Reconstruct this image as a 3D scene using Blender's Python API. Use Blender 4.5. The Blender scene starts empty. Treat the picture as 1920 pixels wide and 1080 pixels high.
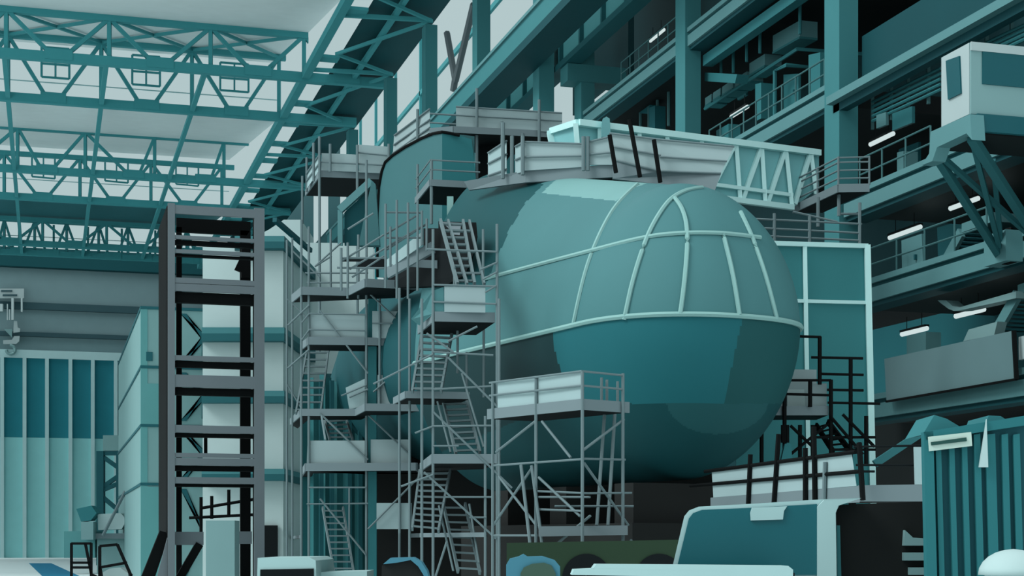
import bpy, math, random
from mathutils import Vector as Vec
random.seed(4)
SC = bpy.context.scene
COL = SC.collection
TH = math.radians(16.2); F = 3000.0; CX = 960.0; HY = 1015.0; HC = 2.0   # camera: heading, focal length and horizon in pixels, eye height
S_, C_ = math.sin(TH), math.cos(TH)

# ---------------------------------------------------------------- measuring: a sight line plus one known distance gives a point of the hall
def cam(X, Y, z): return Vec((S_*Y + C_*X, C_*Y - S_*X, z))
def V(x, y, t): return cam((x-CX)/F*t, t, max(0.0, HC + (HY-y)/F*t))
def Zt(y, z): return (z-HC)*F/(HY-y)
def Zp(x, y, z): return V(x, y, Zt(y, z))
def rd(x): a = (x-CX)/F; return S_ + C_*a, C_ - S_*a
def Yp(x, y, Y): return V(x, y, Y/rd(x)[1])
def Xp(x, y, X): return V(x, y, X/rd(x)[0])
FW = cam(0, 1, 0); RT = cam(1, 0, 0); UP = Vec((0, 0, 1))

# ---------------------------------------------------------------- materials
MATS = {}
def lin(c): return tuple(((v/255+0.055)/1.055)**2.4 if v > 10 else v/255/12.92 for v in c)
def mat(name, rgb, k=1.0, rough=0.7, spec=0.15, metal=0.0, emit=0.0, alpha=1.0, var=0.05):
    m = bpy.data.materials.new(name); m.use_nodes = True
    nt = m.node_tree; b = nt.nodes['Principled BSDF']
    c = [min(0.95, v*k*a) for v, a in zip(lin(rgb), ADJ.get(name, (1,1,1)))]
    tc = nt.nodes.new('ShaderNodeTexCoord'); nz = nt.nodes.new('ShaderNodeTexNoise'); nz.inputs['Scale'].default_value = 0.9
    nz.inputs['Detail'].default_value = 3
    nt.links.new(tc.outputs['Object'], nz.inputs['Vector'])
    mx = nt.nodes.new('ShaderNodeMix'); mx.data_type = 'RGBA'
    mx.inputs[6].default_value = (*[v*(1-var) for v in c], 1); mx.inputs[7].default_value = (*[min(1, v*(1+var)) for v in c], 1)
    nt.links.new(nz.outputs['Fac'], mx.inputs[0]); nt.links.new(mx.outputs[2], b.inputs['Base Color'])
    b.inputs['Roughness'].default_value = rough; b.inputs['Specular IOR Level'].default_value = spec
    b.inputs['Metallic'].default_value = metal
    if emit:
        b.inputs['Emission Color'].default_value = (*lin(rgb), 1); b.inputs['Emission Strength'].default_value = emit
        nt.links.remove(b.inputs['Base Color'].links[0]); b.inputs['Base Color'].default_value = (0.02, 0.02, 0.02, 1)
    if alpha < 1: b.inputs['Alpha'].default_value = alpha
    MATS[name] = m
    return m
ADJ = dict(hull=(.78,.83,.83), hull_rib=(.85,.8,.8), hull_highlight=(.8,.8,.8), hull_aft=(.3,.53,.54), hull_teal=(.8,.92,.92), sail=(.62,.65,.65), sail_shaded=(1.12,1.2,1.2),
  truss=(1.2,1.05,1.02), soffit=(.45,.72,.72), far_grey=(1.18,1.05,1.02), tower=(1.4,1.22,1.2), wb_white=(1.4,1.18,1.16), stack=(.8,.8,.8), stack_teal=(1.4,1.22,1.2),
  door_teal=(1.07,1.22,1.2), door_low=(1.75,1.42,1.4), col=(1.45,1.2,1.17), fascia=(.4,.68,.7), cab_white=(.88,.84,.84), cab_glass=(.5,.85,.86), grey_sheet=(1.28,1.23,1.25),
  screen=(1.2,1.3,1.3), truck=(1.2,1.1,1.08), truck_glass=(.6,1,1), sheet=(1.15,1.08,1.08), gang=(2.2,1.95,1.95), screen_frame=(2.0,1.6,1.6), hull_base=(.8,1.45,1.45), hull_black=(1,1.2,1.2), olive=(.75,.7,.66), near_black=(1.3,1.3,1.3),
  slab_teal=(1.1,1.1,1.1), beam=(1,.95,.95), roof_teal=(.9,.95,.95), pale=(1.3,1.2,1.2), gal=(.55,.7,.7), blue_pale=(.8,.8,.8), cont=(.8,.9,.9))
for n, c, kw in [
    ('glazing', (176,197,199), dict(emit=1.0, spec=0)), ('roof_grey', (220,231,232), dict(k=1.0)), ('roof_teal', (34,88,94), dict(k=1.5)),
    ('truss', (44,108,114), dict(k=1.9)), ('soffit', (24,74,80), dict(k=1.3)), ('far_grey', (82,108,113), dict(k=1.9)), ('far_band', (46,72,78), dict(k=1.3)),
    ('pale', (148,186,188), dict()), ('door_teal', (22,80,90), dict(k=1.9)), ('door_low', (80,132,134), dict(k=1.7)),
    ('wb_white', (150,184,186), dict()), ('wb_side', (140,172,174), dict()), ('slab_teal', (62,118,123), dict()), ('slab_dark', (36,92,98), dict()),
    ('stack', (124,165,166), dict()), ('stack_teal', (72,130,132), dict()), ('line_teal', (30,85,92), dict()),
    ('tower', (88,106,112), dict()), ('black', (20,26,28), dict(spec=0.05)), ('jet', (13,17,18), dict(spec=0.05)),
    ('hull', (76,126,130), dict()), ('hull_rib', (134,184,182), dict()), ('hull_highlight', (120,170,170), dict()), ('hull_teal', (30,98,106), dict()),
    ('hull_shade', (25,76,79), dict()), ('hull_black', (17,46,49), dict()), ('hull_aft', (42,99,104), dict()), ('hull_arc', (30,80,84), dict()),
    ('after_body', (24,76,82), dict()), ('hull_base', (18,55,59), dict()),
    ('tube', (96,116,120), dict()), ('deck_edge', (104,122,127), dict()), ('planks', (22,28,30), dict(spec=0.05)), ('sheet', (128,154,157), dict()), ('sheet_hi', (142,168,171), dict()),
    ('col', (48,110,116), dict()), ('beam', (84,134,138), dict()), ('groove', (28,84,90), dict()), ('gal', (20,46,50), dict(k=2.6)), ('gal_black', (21,28,29), dict()),
    ('fascia', (35,84,90), dict()), ('gal_teal', (40,98,103), dict(k=1.3)), ('gal_dim', (22,72,78), dict(k=1.6)), ('gal_rail', (62,104,107), dict()), ('pipe', (92,104,108), dict()),
    ('cab_white', (166,190,192), dict()), ('cab_grey', (114,150,152), dict()), ('cab_glass', (27,86,94), dict(rough=0.3)), ('strut', (42,96,101), dict()),
    ('cont', (40,106,112), dict()), ('cont_dark', (24,74,82), dict()), ('sign', (168,192,184), dict()), ('sign_bar', (34,70,66), dict()),
    ('truck', (140,178,181), dict()), ('truck_glass', (27,88,97), dict(rough=0.3)), ('grey_sheet', (82,112,115), dict()),
    ('screen', (50,108,112), dict()), ('screen_frame', (132,182,182), dict()), ('gang', (78,128,131), dict()), ('lamp', (205,222,222), dict(emit=1.0)),
    ('blue', (40,120,150), dict()), ('blue_pale', (70,130,150), dict()), ('olive', (42,68,52), dict()), ('olive_pale', (58,82,72), dict()), ('floor', (216,230,231), dict()), ('floor_blue', (42,125,160), dict()),
    ('white_hi', (160,186,187), dict()), ('sail', (76,128,133), dict()), ('sail_shaded', (40,100,105), dict()), ('curtain', (44,104,108), dict()), ('near_black', (20,24,24), dict())]:
    mat(n, c, **kw)

# ---------------------------------------------------------------- mesh building
class MB:
    def __init__(s): s.v = []; s.f = []; s.mi = []
    def add(s, vs, fs, mi=0):
        o = len(s.v); s.v += [Vec(p) for p in vs]; s.f += [[o+i for i in q] for q in fs]; s.mi += [mi]*len(fs); return s
    def prism(s, pts, vec, mi=0):
        n = len(pts); vec = Vec(vec); pts = [Vec(p) for p in pts]
        return s.add(pts+[p+vec for p in pts], [list(range(n)), list(range(2*n-1, n-1, -1))]+[[i, n+i, n+(i+1) % n, (i+1) % n] for i in range(n)], mi)
    def box(s, a, b, mi=0):
        (x0, y0, z0), (x1, y1, z1) = a, b
        return s.prism([(x0,y0,z0),(x1,y0,z0),(x1,y1,z0),(x0,y1,z0)], (0,0,z1-z0), mi)
    def beam(s, p, q, w, h=None, up=UP, mi=0):
        p = Vec(p); q = Vec(q); h = w if h is None else h
        d = (q-p).normalized()
        if abs(d.dot(up)) > 0.98: up = FW
        a = d.cross(up).normalized(); b = a.cross(d).normalized()
        a *= w/2; b *= h/2
        return s.prism([p-a-b, p+a-b, p+a+b, p-a+b], q-p, mi)
    def tube(s, pts, r, n=6, mi=0):
        pts = [Vec(p) for p in pts]; rings = []
        for i, p in enumerate(pts):
            d = (pts[min(i+1, len(pts)-1)]-pts[max(i-1, 0)]).normalized()
            u = FW if abs(d.z) > 0.9 else UP
            a = d.cross(u).normalized(); b = a.cross(d).normalized()
            rings.append([p + (a*math.cos(k*2*math.pi/n)+b*math.sin(k*2*math.pi/n))*r for k in range(n)])
        vs = [v for R in rings for v in R]; fs = []
        for i in range(len(pts)-1):
            for k in range(n): fs.append([i*n+k, i*n+(k+1) % n, (i+1)*n+(k+1) % n, (i+1)*n+k])
        fs += [list(range(n-1, -1, -1)), list(range((len(pts)-1)*n, len(pts)*n))]
        return s.add(vs, fs, mi)
    def build(s, name, m, parent=None, smooth=False, mats=None):
        off = Vec((0,0,0)); p = parent
        while p: off += p.location; p = p.parent
        me = bpy.data.meshes.new(name)
        loc = Vec((0,0,0))
        if parent is None:
            zs = min(v.z for v in s.v); c = sum(s.v, Vec((0,0,0)))/len(s.v); loc = Vec((c.x, c.y, zs))
        me.from_pydata([tuple(v-off-loc) for v in s.v], [], s.f); me.update()
        for mm in (mats or [m]): me.materials.append(MATS[mm])
        if mats:
            for pl, i in zip(me.polygons, s.mi): pl.material_index = i
        if smooth:
            for pl in me.polygons: pl.use_smooth = True
        import bmesh
        bm = bmesh.new(); bm.from_mesh(me); bmesh.ops.recalc_face_normals(bm, faces=bm.faces); bm.to_mesh(me); bm.free()
        o = bpy.data.objects.new(name, me); COL.objects.link(o); o.location = loc
        if parent: o.parent = parent
        return o
def tag(o, label=None, cat=None, group=None, kind=None):
    if label: o['label'] = label
    if cat: o['category'] = cat
    if group: o['group'] = group
    if kind: o['kind'] = kind
    return o
def thing(name, label, cat, loc, group=None):
    o = bpy.data.objects.new(name, None); COL.objects.link(o); o.location = Vec(loc); o.empty_display_size = 0.3
    return tag(o, label, cat, group)
def structure(o): o['kind'] = 'structure'; return o
def tub(T, name, p, q, r, m='tube'): return MB().tube([p, q], r).build(name, m, T)
def bar(T, name, p, q, w, m, h=None): return MB().beam(p, q, w, h).build(name, m, T)
def pan(T, name, pts, m, th=0.05, vec=None): return MB().prism(pts, FW*th if vec is None else vec).build(name, m, T)
def deck(T, front, z, depth, h, edge='deck_edge', under='planks', vec=None, toe=True, par=False):
    """front: picture points along the near edge of a level deck at height z"""
    P = [Zp(x, y, z) for x, y in front]; back = [p + (vec if vec else FW*depth) for p in P]
    if par:
        e = P[0]-P[1]; back = [P[-1] + e*min(1.0, 2.9/e.length)]
    MB().prism([p-UP*h for p in P+back[::-1]], UP*(h*0.6)).build('deck', under, T)
    if toe:
        for a, b in list(zip(P[:-1], P[1:])):
            d = (b-a).normalized(); nrm = d.cross(UP)
            MB().prism([a-UP*h*1.02, b-UP*h*1.02, b+UP*0.02, a+UP*0.02], nrm*0.04).build('toe_board', edge, T)
    return P
def stair(T, l0, l1, r0, r1, n, m='tube', w=0.05):
    s = MB().beam(l0, l1, w, w*2.2).build('stair', m, T)
    MB().beam(r0, r1, w, w*2.2).build('stringer', m, s)
    for i in range(n):
        k = (i+0.5)/n
        a = Vec(l0).lerp(Vec(l1), k); b = Vec(r0).lerp(Vec(r1), k)
        MB().beam(a, b, 0.16, 0.045).build('tread', m, s)
def rail_line(T, pts, r, m='tube'): return MB().tube(pts, r).build('guard_rail', m, T)

# ---------------------------------------------------------------- camera, sky, sun
cd = bpy.data.cameras.new('camera'); co = bpy.data.objects.new('camera', cd); COL.objects.link(co)
cd.sensor_width = 36; cd.lens = F/1920*36; cd.shift_y = (HY-540)/1920; cd.clip_end = 800; cd.clip_start = 0.1
co.location = (0, 0, HC); co.rotation_euler = (math.pi/2, 0, -TH); SC.camera = co
w = bpy.data.worlds.new('sky'); SC.world = w; w.use_nodes = True
bg = w.node_tree.nodes['Background']; bg.inputs[0].default_value = (0.93, 1.0, 1.01, 1); bg.inputs[1].default_value = 1.08
sd = bpy.data.lights.new('daylight', 'SUN'); so = bpy.data.objects.new('daylight', sd); COL.objects.link(so)
sd.energy = 2.1; sd.angle = math.radians(25); sd.color = (1.0, 1.0, 0.98)
so.rotation_euler = Vec((1.0, 0.12, -0.95)).to_track_quat('-Z', 'Y').to_euler(); so.location = (-30, 20, 60)
SC.view_settings.view_transform = 'Standard'; SC.view_settings.look = 'None'; SC.view_settings.exposure = 0; SC.view_settings.gamma = 1
SC.view_settings.use_curve_mapping = False

# ================================================================ THE HALL
structure(MB().box((-60, -3, -0.3), (40, 210, 0)).build('floor', 'floor'))
tag(MB().prism([Zp(x, y, 0.004) for x, y in ((54,1056),(96,1056),(160,1085),(84,1085))], (0,0,0.004)).build('floor_stripe', 'floor_blue'), 'blue painted stripe on the pale hall floor', 'floor marking')
# sawtooth roof: sloping panels, upright glazing at each tooth
RX0, RX1 = -46, 17.4
teeth = [(91, 126, 34.4, 39.6, 'roof_grey'), (126.3, 161, 35.2, 40.0, 'roof_grey'), (161.3, 191, 35.0, 38.4, 'roof_teal')]
for i, (ya, yb, za, zb, m) in enumerate(teeth):
    structure(MB().prism([(RX0,ya,za),(RX0,yb,zb),(RX0,yb,zb+0.3),(RX0,ya,za+0.3)], (RX1-RX0,0,0)).build('ceiling', m))
for i, (yb, zb) in enumerate([(126, 39.5), (161, 39.9), (191, 38.3)]):
    wn = MB().box((RX0, yb+0.02, 35.3 if i < 2 else 35.6), (RX1+1.4, yb+0.2, zb+0.5)).build('window_%d' % (i+1), 'glazing'); structure(wn)
    for k in (0.42,) if i < 2 else (0.3, 0.6):
        zz = 34.6+(zb-34.6)*k
        MB().box((RX0, yb-0.06, zz), (RX1, yb+0.02, zz+0.07)).build('glazing_bar', 'pale', wn)
    if i < 2:
        for (x0, y0, x1, y1) in ([(78,88,130,148),(248,103,300,162),(413,117,466,173)] if i == 0 else [(60,287,103,335),(197,296,240,343),(330,306,372,349)]):
            f = MB(); A = [Yp(x0,y0,yb-0.3), Yp(x1,y0+4,yb-0.3), Yp(x1,y1,yb-0.3), Yp(x0,y1-4,yb-0.3)]
            for a, b in zip(A, A[1:]+A[:1]): f.beam(a, b, 0.14)
            f.beam(A[0].lerp(A[1],.5), A[3].lerp(A[2],.5), 0.12); f.beam(A[0].lerp(A[3],.55), A[1].lerp(A[2],.55), 0.14)
            f.build('vent_frame', 'truss', wn)
    else:
        for k in range(12):
            x = -26+k*3.8
            MB().box((x, yb-0.06, 34.6), (x+0.25, yb+0.02, zb)).build('mullion', 'truss', wn)
structure(MB().box((17.42, 60, 34.9), (17.55, 191, 42)).build('window_7', 'glazing'))
# narrow skylight beside the flat dark soffit on the right
sk = structure(MB().box((17.6, 60, 34.5), (18.8, 191, 34.6)).build('window_4', 'glazing'))
for y in (72, 84, 96, 106, 111.5, 117.5, 123.5, 130, 136, 142, 148, 155, 162, 170):
    MB().box((17.6, y, 34.3), (18.8, y+1.1, 34.5)).build('glazing_bar', 'truss', sk)
structure(MB().box((18.8, 55, 34.7), (23.4, 205, 35.0)).build('ceiling', 'soffit'))
structure(MB().box((23.4, 26, 37.7), (32, 81, 38)).build('ceiling', 'gal'))
# far wall with the hangar door
fw = structure(MB().box((-60, 204.5, 0), (32, 205.5, 42)).build('wall_far', 'far_grey'))
tr = structure(MB().box((-60, 203.2, 35.4), (24, 204.5, 38)).build('trim_1', 'soffit'))
def farz(y): return HC + (HY-y)/F*204/1.049
for zt, zb in ((565, 578), (621, 629)):
    MB().box((-60, 203.9, farz(zb)), (24, 204.5, farz(zt))).build('wall_band', 'far_band', fw)
dz0, dz1, dzm = 0.0, farz(671), farz(820)
X0 = Yp(-15, 800, 204).x; X1 = Yp(221, 800, 204).x
dr = structure(MB().box((X0, 203.6, dzm), (X1, 204.4, dz1)).build('door_1', 'door_teal'))
MB().box((X0, 203.55, 0), (X1, 204.4, dzm)).build('lower_panel', 'door_low', dr)
MB().box((X0, 203.2, dz1), (X1+0.4, 204.4, farz(656))).build('door_lintel', 'pale', dr)
for x in (4, 46, 88, 132, 174, 217):
    xx = Yp(x, 800, 203.4).x
    MB().box((xx-0.22, 203.2, 0), (xx+0.22, 203.6, dz1)).build('door_rail', 'pale', dr)
# ---- roof trusses
def truss(yy, top, nodes, bots, label, zb=34.2, grp='roof trusses across the hall'):
    """bots: picture x of the V feet on the lower chord, nodes: of the V heads"""
    T = thing('roof_truss', label, 'roof truss', (0, yy, zb), grp)
    bar(T, 'bottom_chord', (RX0,yy,zb), (22.8,yy,zb), 0.5, 'truss', 0.62)
    bar(T, 'top_chord', (RX0,yy,zb+top), (17.4,yy,zb+top), 0.4, 'truss', 0.42)
    N = [Yp(x, 200, yy).x for x in nodes]; B = [Yp(x, 200, yy).x for x in bots]
    for n in N:
        bar(T, 'post', (n,yy,zb), (n,yy,zb+top), 0.26, 'truss')
    for b in B:
        MB().box((b-0.9, yy-0.3, zb-0.2), (b+0.9, yy+0.3, zb+0.5)).build('gusset_plate', 'truss', T)
        for n in N:
            if 0.3 < abs(n-b) < 4.4: bar(T, 'diagonal', (b+(0.5 if n > b else -0.5),yy,zb+0.2), (n,yy,zb+top), 0.26, 'truss')
    return T, N
t1, n1 = truss(121.5, 4.5, [-160,15,190,360,523], [-75,100,275,443], 'second roof truss from the camera, in front of the nearest glazed band')
t0, n0 = truss(110.7, 2.9, [-175,12,205,395,570], [-80,110,300,483,650], 'nearest roof truss, its top chord cut by the upper frame edge')
t2, n2 = truss(156.4, 4.0, [-130,8,150,283,416], [-60,80,217,352], 'roof truss right in front of the second glazed band')
t3, n3 = truss(144.8, 3.6, [-150,33,160,290,420], [-60,88,250,385], 'roof truss a little nearer than the second glazed band')
t4, n4 = truss(186.6, 3.6, [-40,8,65,125,185,240,300,350,405], [-15,35,95,155,212,270,325,378], 'farthest roof truss, just ahead of the grey end wall')
t5, n5 = truss(180.6, 2.6, [-40,80,200,320], [20,140,260,380], 'roof truss second from the grey end wall')
def tie(pts, label, r=0.16):
    T = thing('roof_tie', label, 'roof bracing', pts[0][0], 'ties between the roof trusses')
    for a, b in pts: bar(T, 'tie_rod', a, b, r*2, 'truss')
tie([((x, 110.7, 34.2), (x, 186.6, 34.2)) for x in (n1[1], n1[2], n1[3])], 'long ties running from truss to truss at lower chord height')
tie([((a, 110.7, 37.1), (b, 121.5, 38.7)) for a, b in zip(n0[:-1], n1[1:])] + [((b, 110.7, 37.1), (a, 121.5, 38.7)) for a, b in zip(n1[:-1], n0[1:])], 'crossed ties between the two nearest trusses at top chord height', 0.1)
tie([((17.2, 60, 34.3), (17.2, 191, 34.3))], 'long edge beam beside the narrow skylight strip', 0.26)
cy = [84, 96.2, 108, 122.4, 133, 144, 156, 168]
T = thing('soffit_bracing', 'zigzag wind bracing under the dark roof soffit', 'roof bracing', (20.5, 110, 34.3))
for i in range(len(cy)-1):
    m_ = (cy[i]+cy[i+1])/2 + 3
    for c in (cy[i], cy[i+1]): bar(T, 'brace', (22.8, c, 34.1), (18.4, m_, 34.3), 0.19, 'truss')
    bar(T, 'cross_beam', (22.8, cy[i], 34.15), (17.4, cy[i]+1, 34.3), 0.24, 'truss')
bar(T, 'purlin', (20.6, 60, 34.45), (20.6, 175, 34.45), 0.3, 'truss')
# ---- right side: roof columns, clerestory glazing, crane girders
for y, l in zip([72.5, 83.9, 96.2, 108, 122.4], ['fifth', 'nearest visible', 'second', 'third', 'fourth']):
    o = MB().box((22.4, y, 12), (23.15, y+1.0, 33.9)).build('roof_column', 'col')
    tag(o, {'fifth':'teal roof column behind the upper left end of the ribbed walkway girder','nearest visible':'teal roof column right of the grey V shaped brace','second':'teal roof column carrying the left arm of the grey V brace','third':'teal roof column between two tall clerestory panes above the grey screens','fourth':'slim teal roof column farthest back, above the upper left platform'}[l], 'column', 'roof columns along the clerestory')
w5 = structure(MB().box((27, 81, 12), (27.2, 152, 48)).build('window_5', 'glazing'))
MB().box((27, 74, 12), (27.2, 81, 24.7)).build('lower_pane', 'glazing', w5)
for y in (86, 101, 117, 126, 134, 141):
    MB().box((26.8, y, 12), (27, y+0.28, 48)).build('mullion', 'truss', w5)
for z in (30.4, 35.4):
    MB().box((26.8, 81, z), (27, 152, z+0.35)).build('transom', 'truss', w5)
structure(MB().box((27.2, 152, 0), (28, 205, 48)).build('wall_right', 'soffit'))
structure(MB().box((27.2, 72.5, 0), (28, 152, 12)).build('wall_right', 'gal'))
structure(MB().box((31.4, 26, 37), (31.6, 82, 50)).build('wall_right', 'gal'))
w6 = structure(MB().box((27.0, 160, 33.5), (27.2, 168, 38.5)).build('window_6', 'glazing'))
T = thing('tube_brace', 'grey V shaped pipe brace between two roof columns', 'brace', (22.8, 90, 24))
for a, b in (((838,62),(854,152)), ((888,8),(854,152)), ((854,145),(850,170))): tub(T, 'pipe', Xp(*a, 22.8), Xp(*b, 22.8), 0.2, 'pipe')
T = thing('crane_girder', 'plain teal crane runway girder sloping down behind the grey screens', 'girder', (21.4, 85, 24.5))
MB().box((21.0, 40, 24.9), (21.8, 124, 25.9)).build('web', 'col', T)
MB().box((20.9, 40, 25.9), (21.9, 124, 26.05)).build('top_flange', 'beam', T)
MB().box((20.9, 40, 24.5), (22.4, 124, 24.9)).build('bottom_flange', 'fascia', T)
T = thing('walkway_girder', 'ribbed teal girder right of the plain crane girder', 'girder', (24, 85, 24.5))
MB().box((23.45, 50, 24.5), (23.75, 124, 26.4)).build('web', 'col', T)
MB().box((23.2, 50, 26.4), (23.95, 124, 26.55)).build('top_flange', 'groove', T)
MB().box((23.2, 50, 24.32), (23.95, 124, 24.6)).build('bottom_flange', 'groove', T)
for y in range(54, 124, 3): MB().box((23.25, y, 24.5), (23.45, y+0.18, 26.4)).build('stiffener', 'groove', T)
# ---- gallery block
for y, l in zip((45.6, 58.3, 71, 83.7), ('broad teal gallery column nearest the camera, between gangway end and crane cab', 'teal gallery column in the middle, rising behind the white gangway', 'teal gallery column with a bracket arm, beside the bright glazing', 'farthest gallery column, seen under the ribbed girder left of the bracket column')):
    T = thing('gallery_column', l, 'column', (24.3, y, 0), 'columns in front of the galleries')
    MB().box((24, y, 0), (24.66, y+1.0, 36 if y < 80 else 24.3)).build('shaft', 'col', T)
    if y > 60: MB().box((23.3, y-0.1, 23.5), (26.2, y+1.0, 24.3)).build('bracket', 'col', T)
structure(MB().box((26.9, 72.5, 12), (27.2, 74, 24.7)).build('wall_right', 'gal'))
structure(MB().box((30.85, 26, 0), (31, 46, 16)).build('wall_right', 'gal_black'))  # near-black sheet before the back wall: gallery shade put into the colour
structure(MB().box((30.85, 46, 0), (31, 62, 12.2)).build('wall_right', 'gal_black'))  # the same shade-coloured sheet along the next bay
structure(MB().box((31, 26, 0), (31.4, 89, 38)).build('wall_right', 'gal'))
structure(MB().box((26.9, 72.5, 24.7), (27.2, 81, 38)).build('wall_right', 'gal'))
structure(MB().box((25, 71.5, 0), (31, 72, 12)).build('wall_right', 'gal'))
def gallery(z, y0, y1, label, up=0.42):
    T = thing('gallery_floor', label, 'gallery', (24.3, y1, z), 'gallery floors along the right wall')
    MB().box((24.1, y0, z), (24.5, y1, z+up)).build('edge_beam', 'beam', T)
    MB().box((24.2, y0, z+up), (24.5, y1, z+up+0.13)).build('channel', 'groove', T)
    MB().box((24.08, y0, z+up+0.13), (24.5, y1, z+up+0.3)).build('kerb', 'beam', T)
    MB().box((24.2, y0, z-0.14), (24.9, y1, z)).build('lower_flange', 'fascia', T)
    MB().box((24.5, y0, z+0.02), (31, y1, z+up+0.2)).build('slab', 'gal_black', T)
    return T
gal = {'E': gallery(21.4, 46.6, 71, 'uppermost gallery floor edge, either side of the middle column'),
       'A': gallery(16.0, 46.6, 58.3, 'gallery floor edge meeting the broad column behind the gangway'),
       'D': gallery(12.2, 28, 45.5, 'gallery floor edge just below the crane cab'),
       'B': gallery(9.3, 28, 45.5, 'gallery floor edge carrying the foot of the cab struts'),
       'C': gallery(5.75, 28, 45.5, 'lowest gallery floor edge under the large grey sheet')}
MB().box((24.8, 28, 16.0), (25.0, 45.6, 18.0)).build('x', 'fascia')
o = bpy.data.objects['x']; o.name = 'fascia_plate'; tag(o, 'deep plain teal plate above the light rail, upper right', 'cladding plate')
T = thing('crane_rail', 'pale straight rail below the deep teal plate at upper right', 'rail', (24, 38, 15.8))
MB().box((23.75, 28, 15.85), (24.0, 46.0, 16.1)).build('rail_head', 'beam', T); MB().box((24.0, 28, 15.6), (24.3, 46.0, 15.85)).build('rail_bracket', 'fascia', T)
# ================================================================ GALLERY FITTINGS
def gx(x, y, X=30.6): return Xp(x, y, X)
def quad_on(X, pts): return [Xp(x, y, X) for x, y in pts]
def gallery_rail(label, z, X, x0, x1, n, lines=(0.5, 1.0)):
    T = thing('gallery_railing', label, 'railing', (X, min(Xp(x0,500,X).y, Xp(x1,500,X).y), z), 'railings along the galleries')
    ya, yb = Xp(x0,500,X).y, Xp(x1,500,X).y
    for h in lines: MB().tube([(X,ya,z+h), (X,yb,z+h)], 0.03).build('guard_rail', 'gal_rail', T)
    for i in range(n+1):
        y = ya+(yb-ya)*i/n; MB().tube([(X,y,z-0.1), (X,y,z+lines[-1])], 0.03).build('upright', 'gal_rail', T)
gallery_rail('thin two-bar railing on the uppermost gallery under the first lamp', 22.1, 24.3, 1165, 1272, 6)
gallery_rail('thin two-bar railing on the gallery between the middle and broad columns', 16.7, 24.3, 1330, 1546, 9)
gallery_rail('thin two-bar railing on the gallery behind the small grey platform', 12.9, 24.3, 1612, 1745, 3)
gallery_rail('thin two-bar railing on the gallery in front of the pale door and stair', 10.0, 24.3, 1632, 1850, 4)
def lamp(x0, y0, x1, y1, X, label):
    a = Xp(x0, y0, X); b = Xp(x1, y1, X); b.z = a.z
    T = thing('tube_lamp', label, 'lamp', a, 'fluorescent lamps on the galleries')
    MB().beam(a+UP*0.09, b+UP*0.09, 0.16, 0.06).build('lamp_housing', 'gal_black', T)
    MB().tube([a, b], 0.075, 8).build('tube', 'lamp', T)
    ld = bpy.data.lights.new('lamp_light', 'POINT'); lo = bpy.data.objects.new('lamp_light', ld); COL.objects.link(lo); lo.parent = T
    ld.energy = 14; ld.shadow_soft_size = 0.4; ld.color = (0.75, 1.0, 1.0); lo.location = a.lerp(b, .5)-a+Vec((0.9, 0, -0.5))
    for q in (a.lerp(b, .2), a.lerp(b, .8)): MB().tube([q+UP*0.1, q+UP*0.5], 0.012).build('hanger', 'gal_black', T)
lamp(1219,77,1245,61,25.5,'glowing tube lamp in the highest gallery, upper middle of the picture')
lamp(1371,219,1402,203,25.5,'glowing tube lamp between the middle and the broad gallery columns')
lamp(1632,271,1675,254,25.5,'glowing tube lamp left of the crane cab')
lamp(1782,391,1834,372,25.5,'glowing tube lamp crossed by the cab struts')
lamp(1668,446,1726,430,25.5,'glowing tube lamp right above the pale gallery door')
lamp(1691,627,1738,616,25.2,'glowing tube lamp above the pale box behind the grey sheet')
lamp(1792,593,1845,580,25.2,'glowing tube lamp under the bent grey duct')
def cabinet(name, label, cat, X, pts, m, depth=0.6, grp=None):
    o = MB().prism(quad_on(X, pts), (depth, 0, 0)).build(name, m); return tag(o, label, cat, grp)
def zy(X, pts):   # level and plumb: keep first point height per corner
    return quad_on(X, pts)
# --- bay between middle and broad column
cabinet('cable_tray', 'broad teal duct running along the upper gallery ceiling', 'duct', 24.75, [(1318,124),(1500,-5),(1470,-5),(1318,104)], 'gal_teal', 0.4)
for i, (x, y0, y1) in enumerate(((1352,106,150),(1375,86,133),(1400,70,112),(1425,55,96),(1500,10,60))):
    tag(MB().tube([Xp(x,y0-12,25.6), Xp(x,y1+4,25.6)], 0.06).build('hanger_rod', 'gal_teal'), ['hanger rod nearest the middle column','second hanger rod from the middle column','third hanger rod from the middle column','fourth hanger rod, above the pale box','hanger rod above the long pale box at upper right'][i], 'rod', 'rods hanging from the gallery ceiling')
for i, pts in enumerate(([(1322,184),(1334,176),(1334,190),(1322,198)], [(1337,174),(1351,165),(1351,178),(1337,187)], [(1354,163),(1374,149),(1374,165),(1354,177)], [(1378,148),(1400,134),(1400,150),(1378,164)], [(1405,119),(1434,101),(1434,122),(1405,140)], [(1449,67),(1500,38),(1500,68),(1449,97)])):
    T = thing('ventilation_box', ['smallest pale box on the gallery pipe, next to the middle column','second pale box from the middle column','third pale box from the middle column','fourth pale box from the middle column','taller pale box at the end of the row, below the hanger rods','longest pale box, under the ceiling next to the broad column'][i], 'box', Xp(*pts[0], 26.2), 'pale boxes along the gallery')
    MB().prism(quad_on(26.2, pts), (0.7,0,0)).build('casing', 'beam', T)
    MB().prism([p+Vec((-0.02,0,-0.08)) for p in quad_on(26.2, [pts[3],pts[2]])]+[p+Vec((0.7,0,-0.08)) for p in quad_on(26.2, [pts[2],pts[3]])], (0,0,0.08)).build('base_tray', 'gal_teal', T)
tag(MB().tube([Xp(1322,204,26.0), Xp(1495,92,26.0), Xp(1500,90,26.0)+Vec((3,0,0))], 0.07).build('pipe', 'gal_teal'), 'thin teal pipe running beneath the row of pale boxes', 'pipe')
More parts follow.
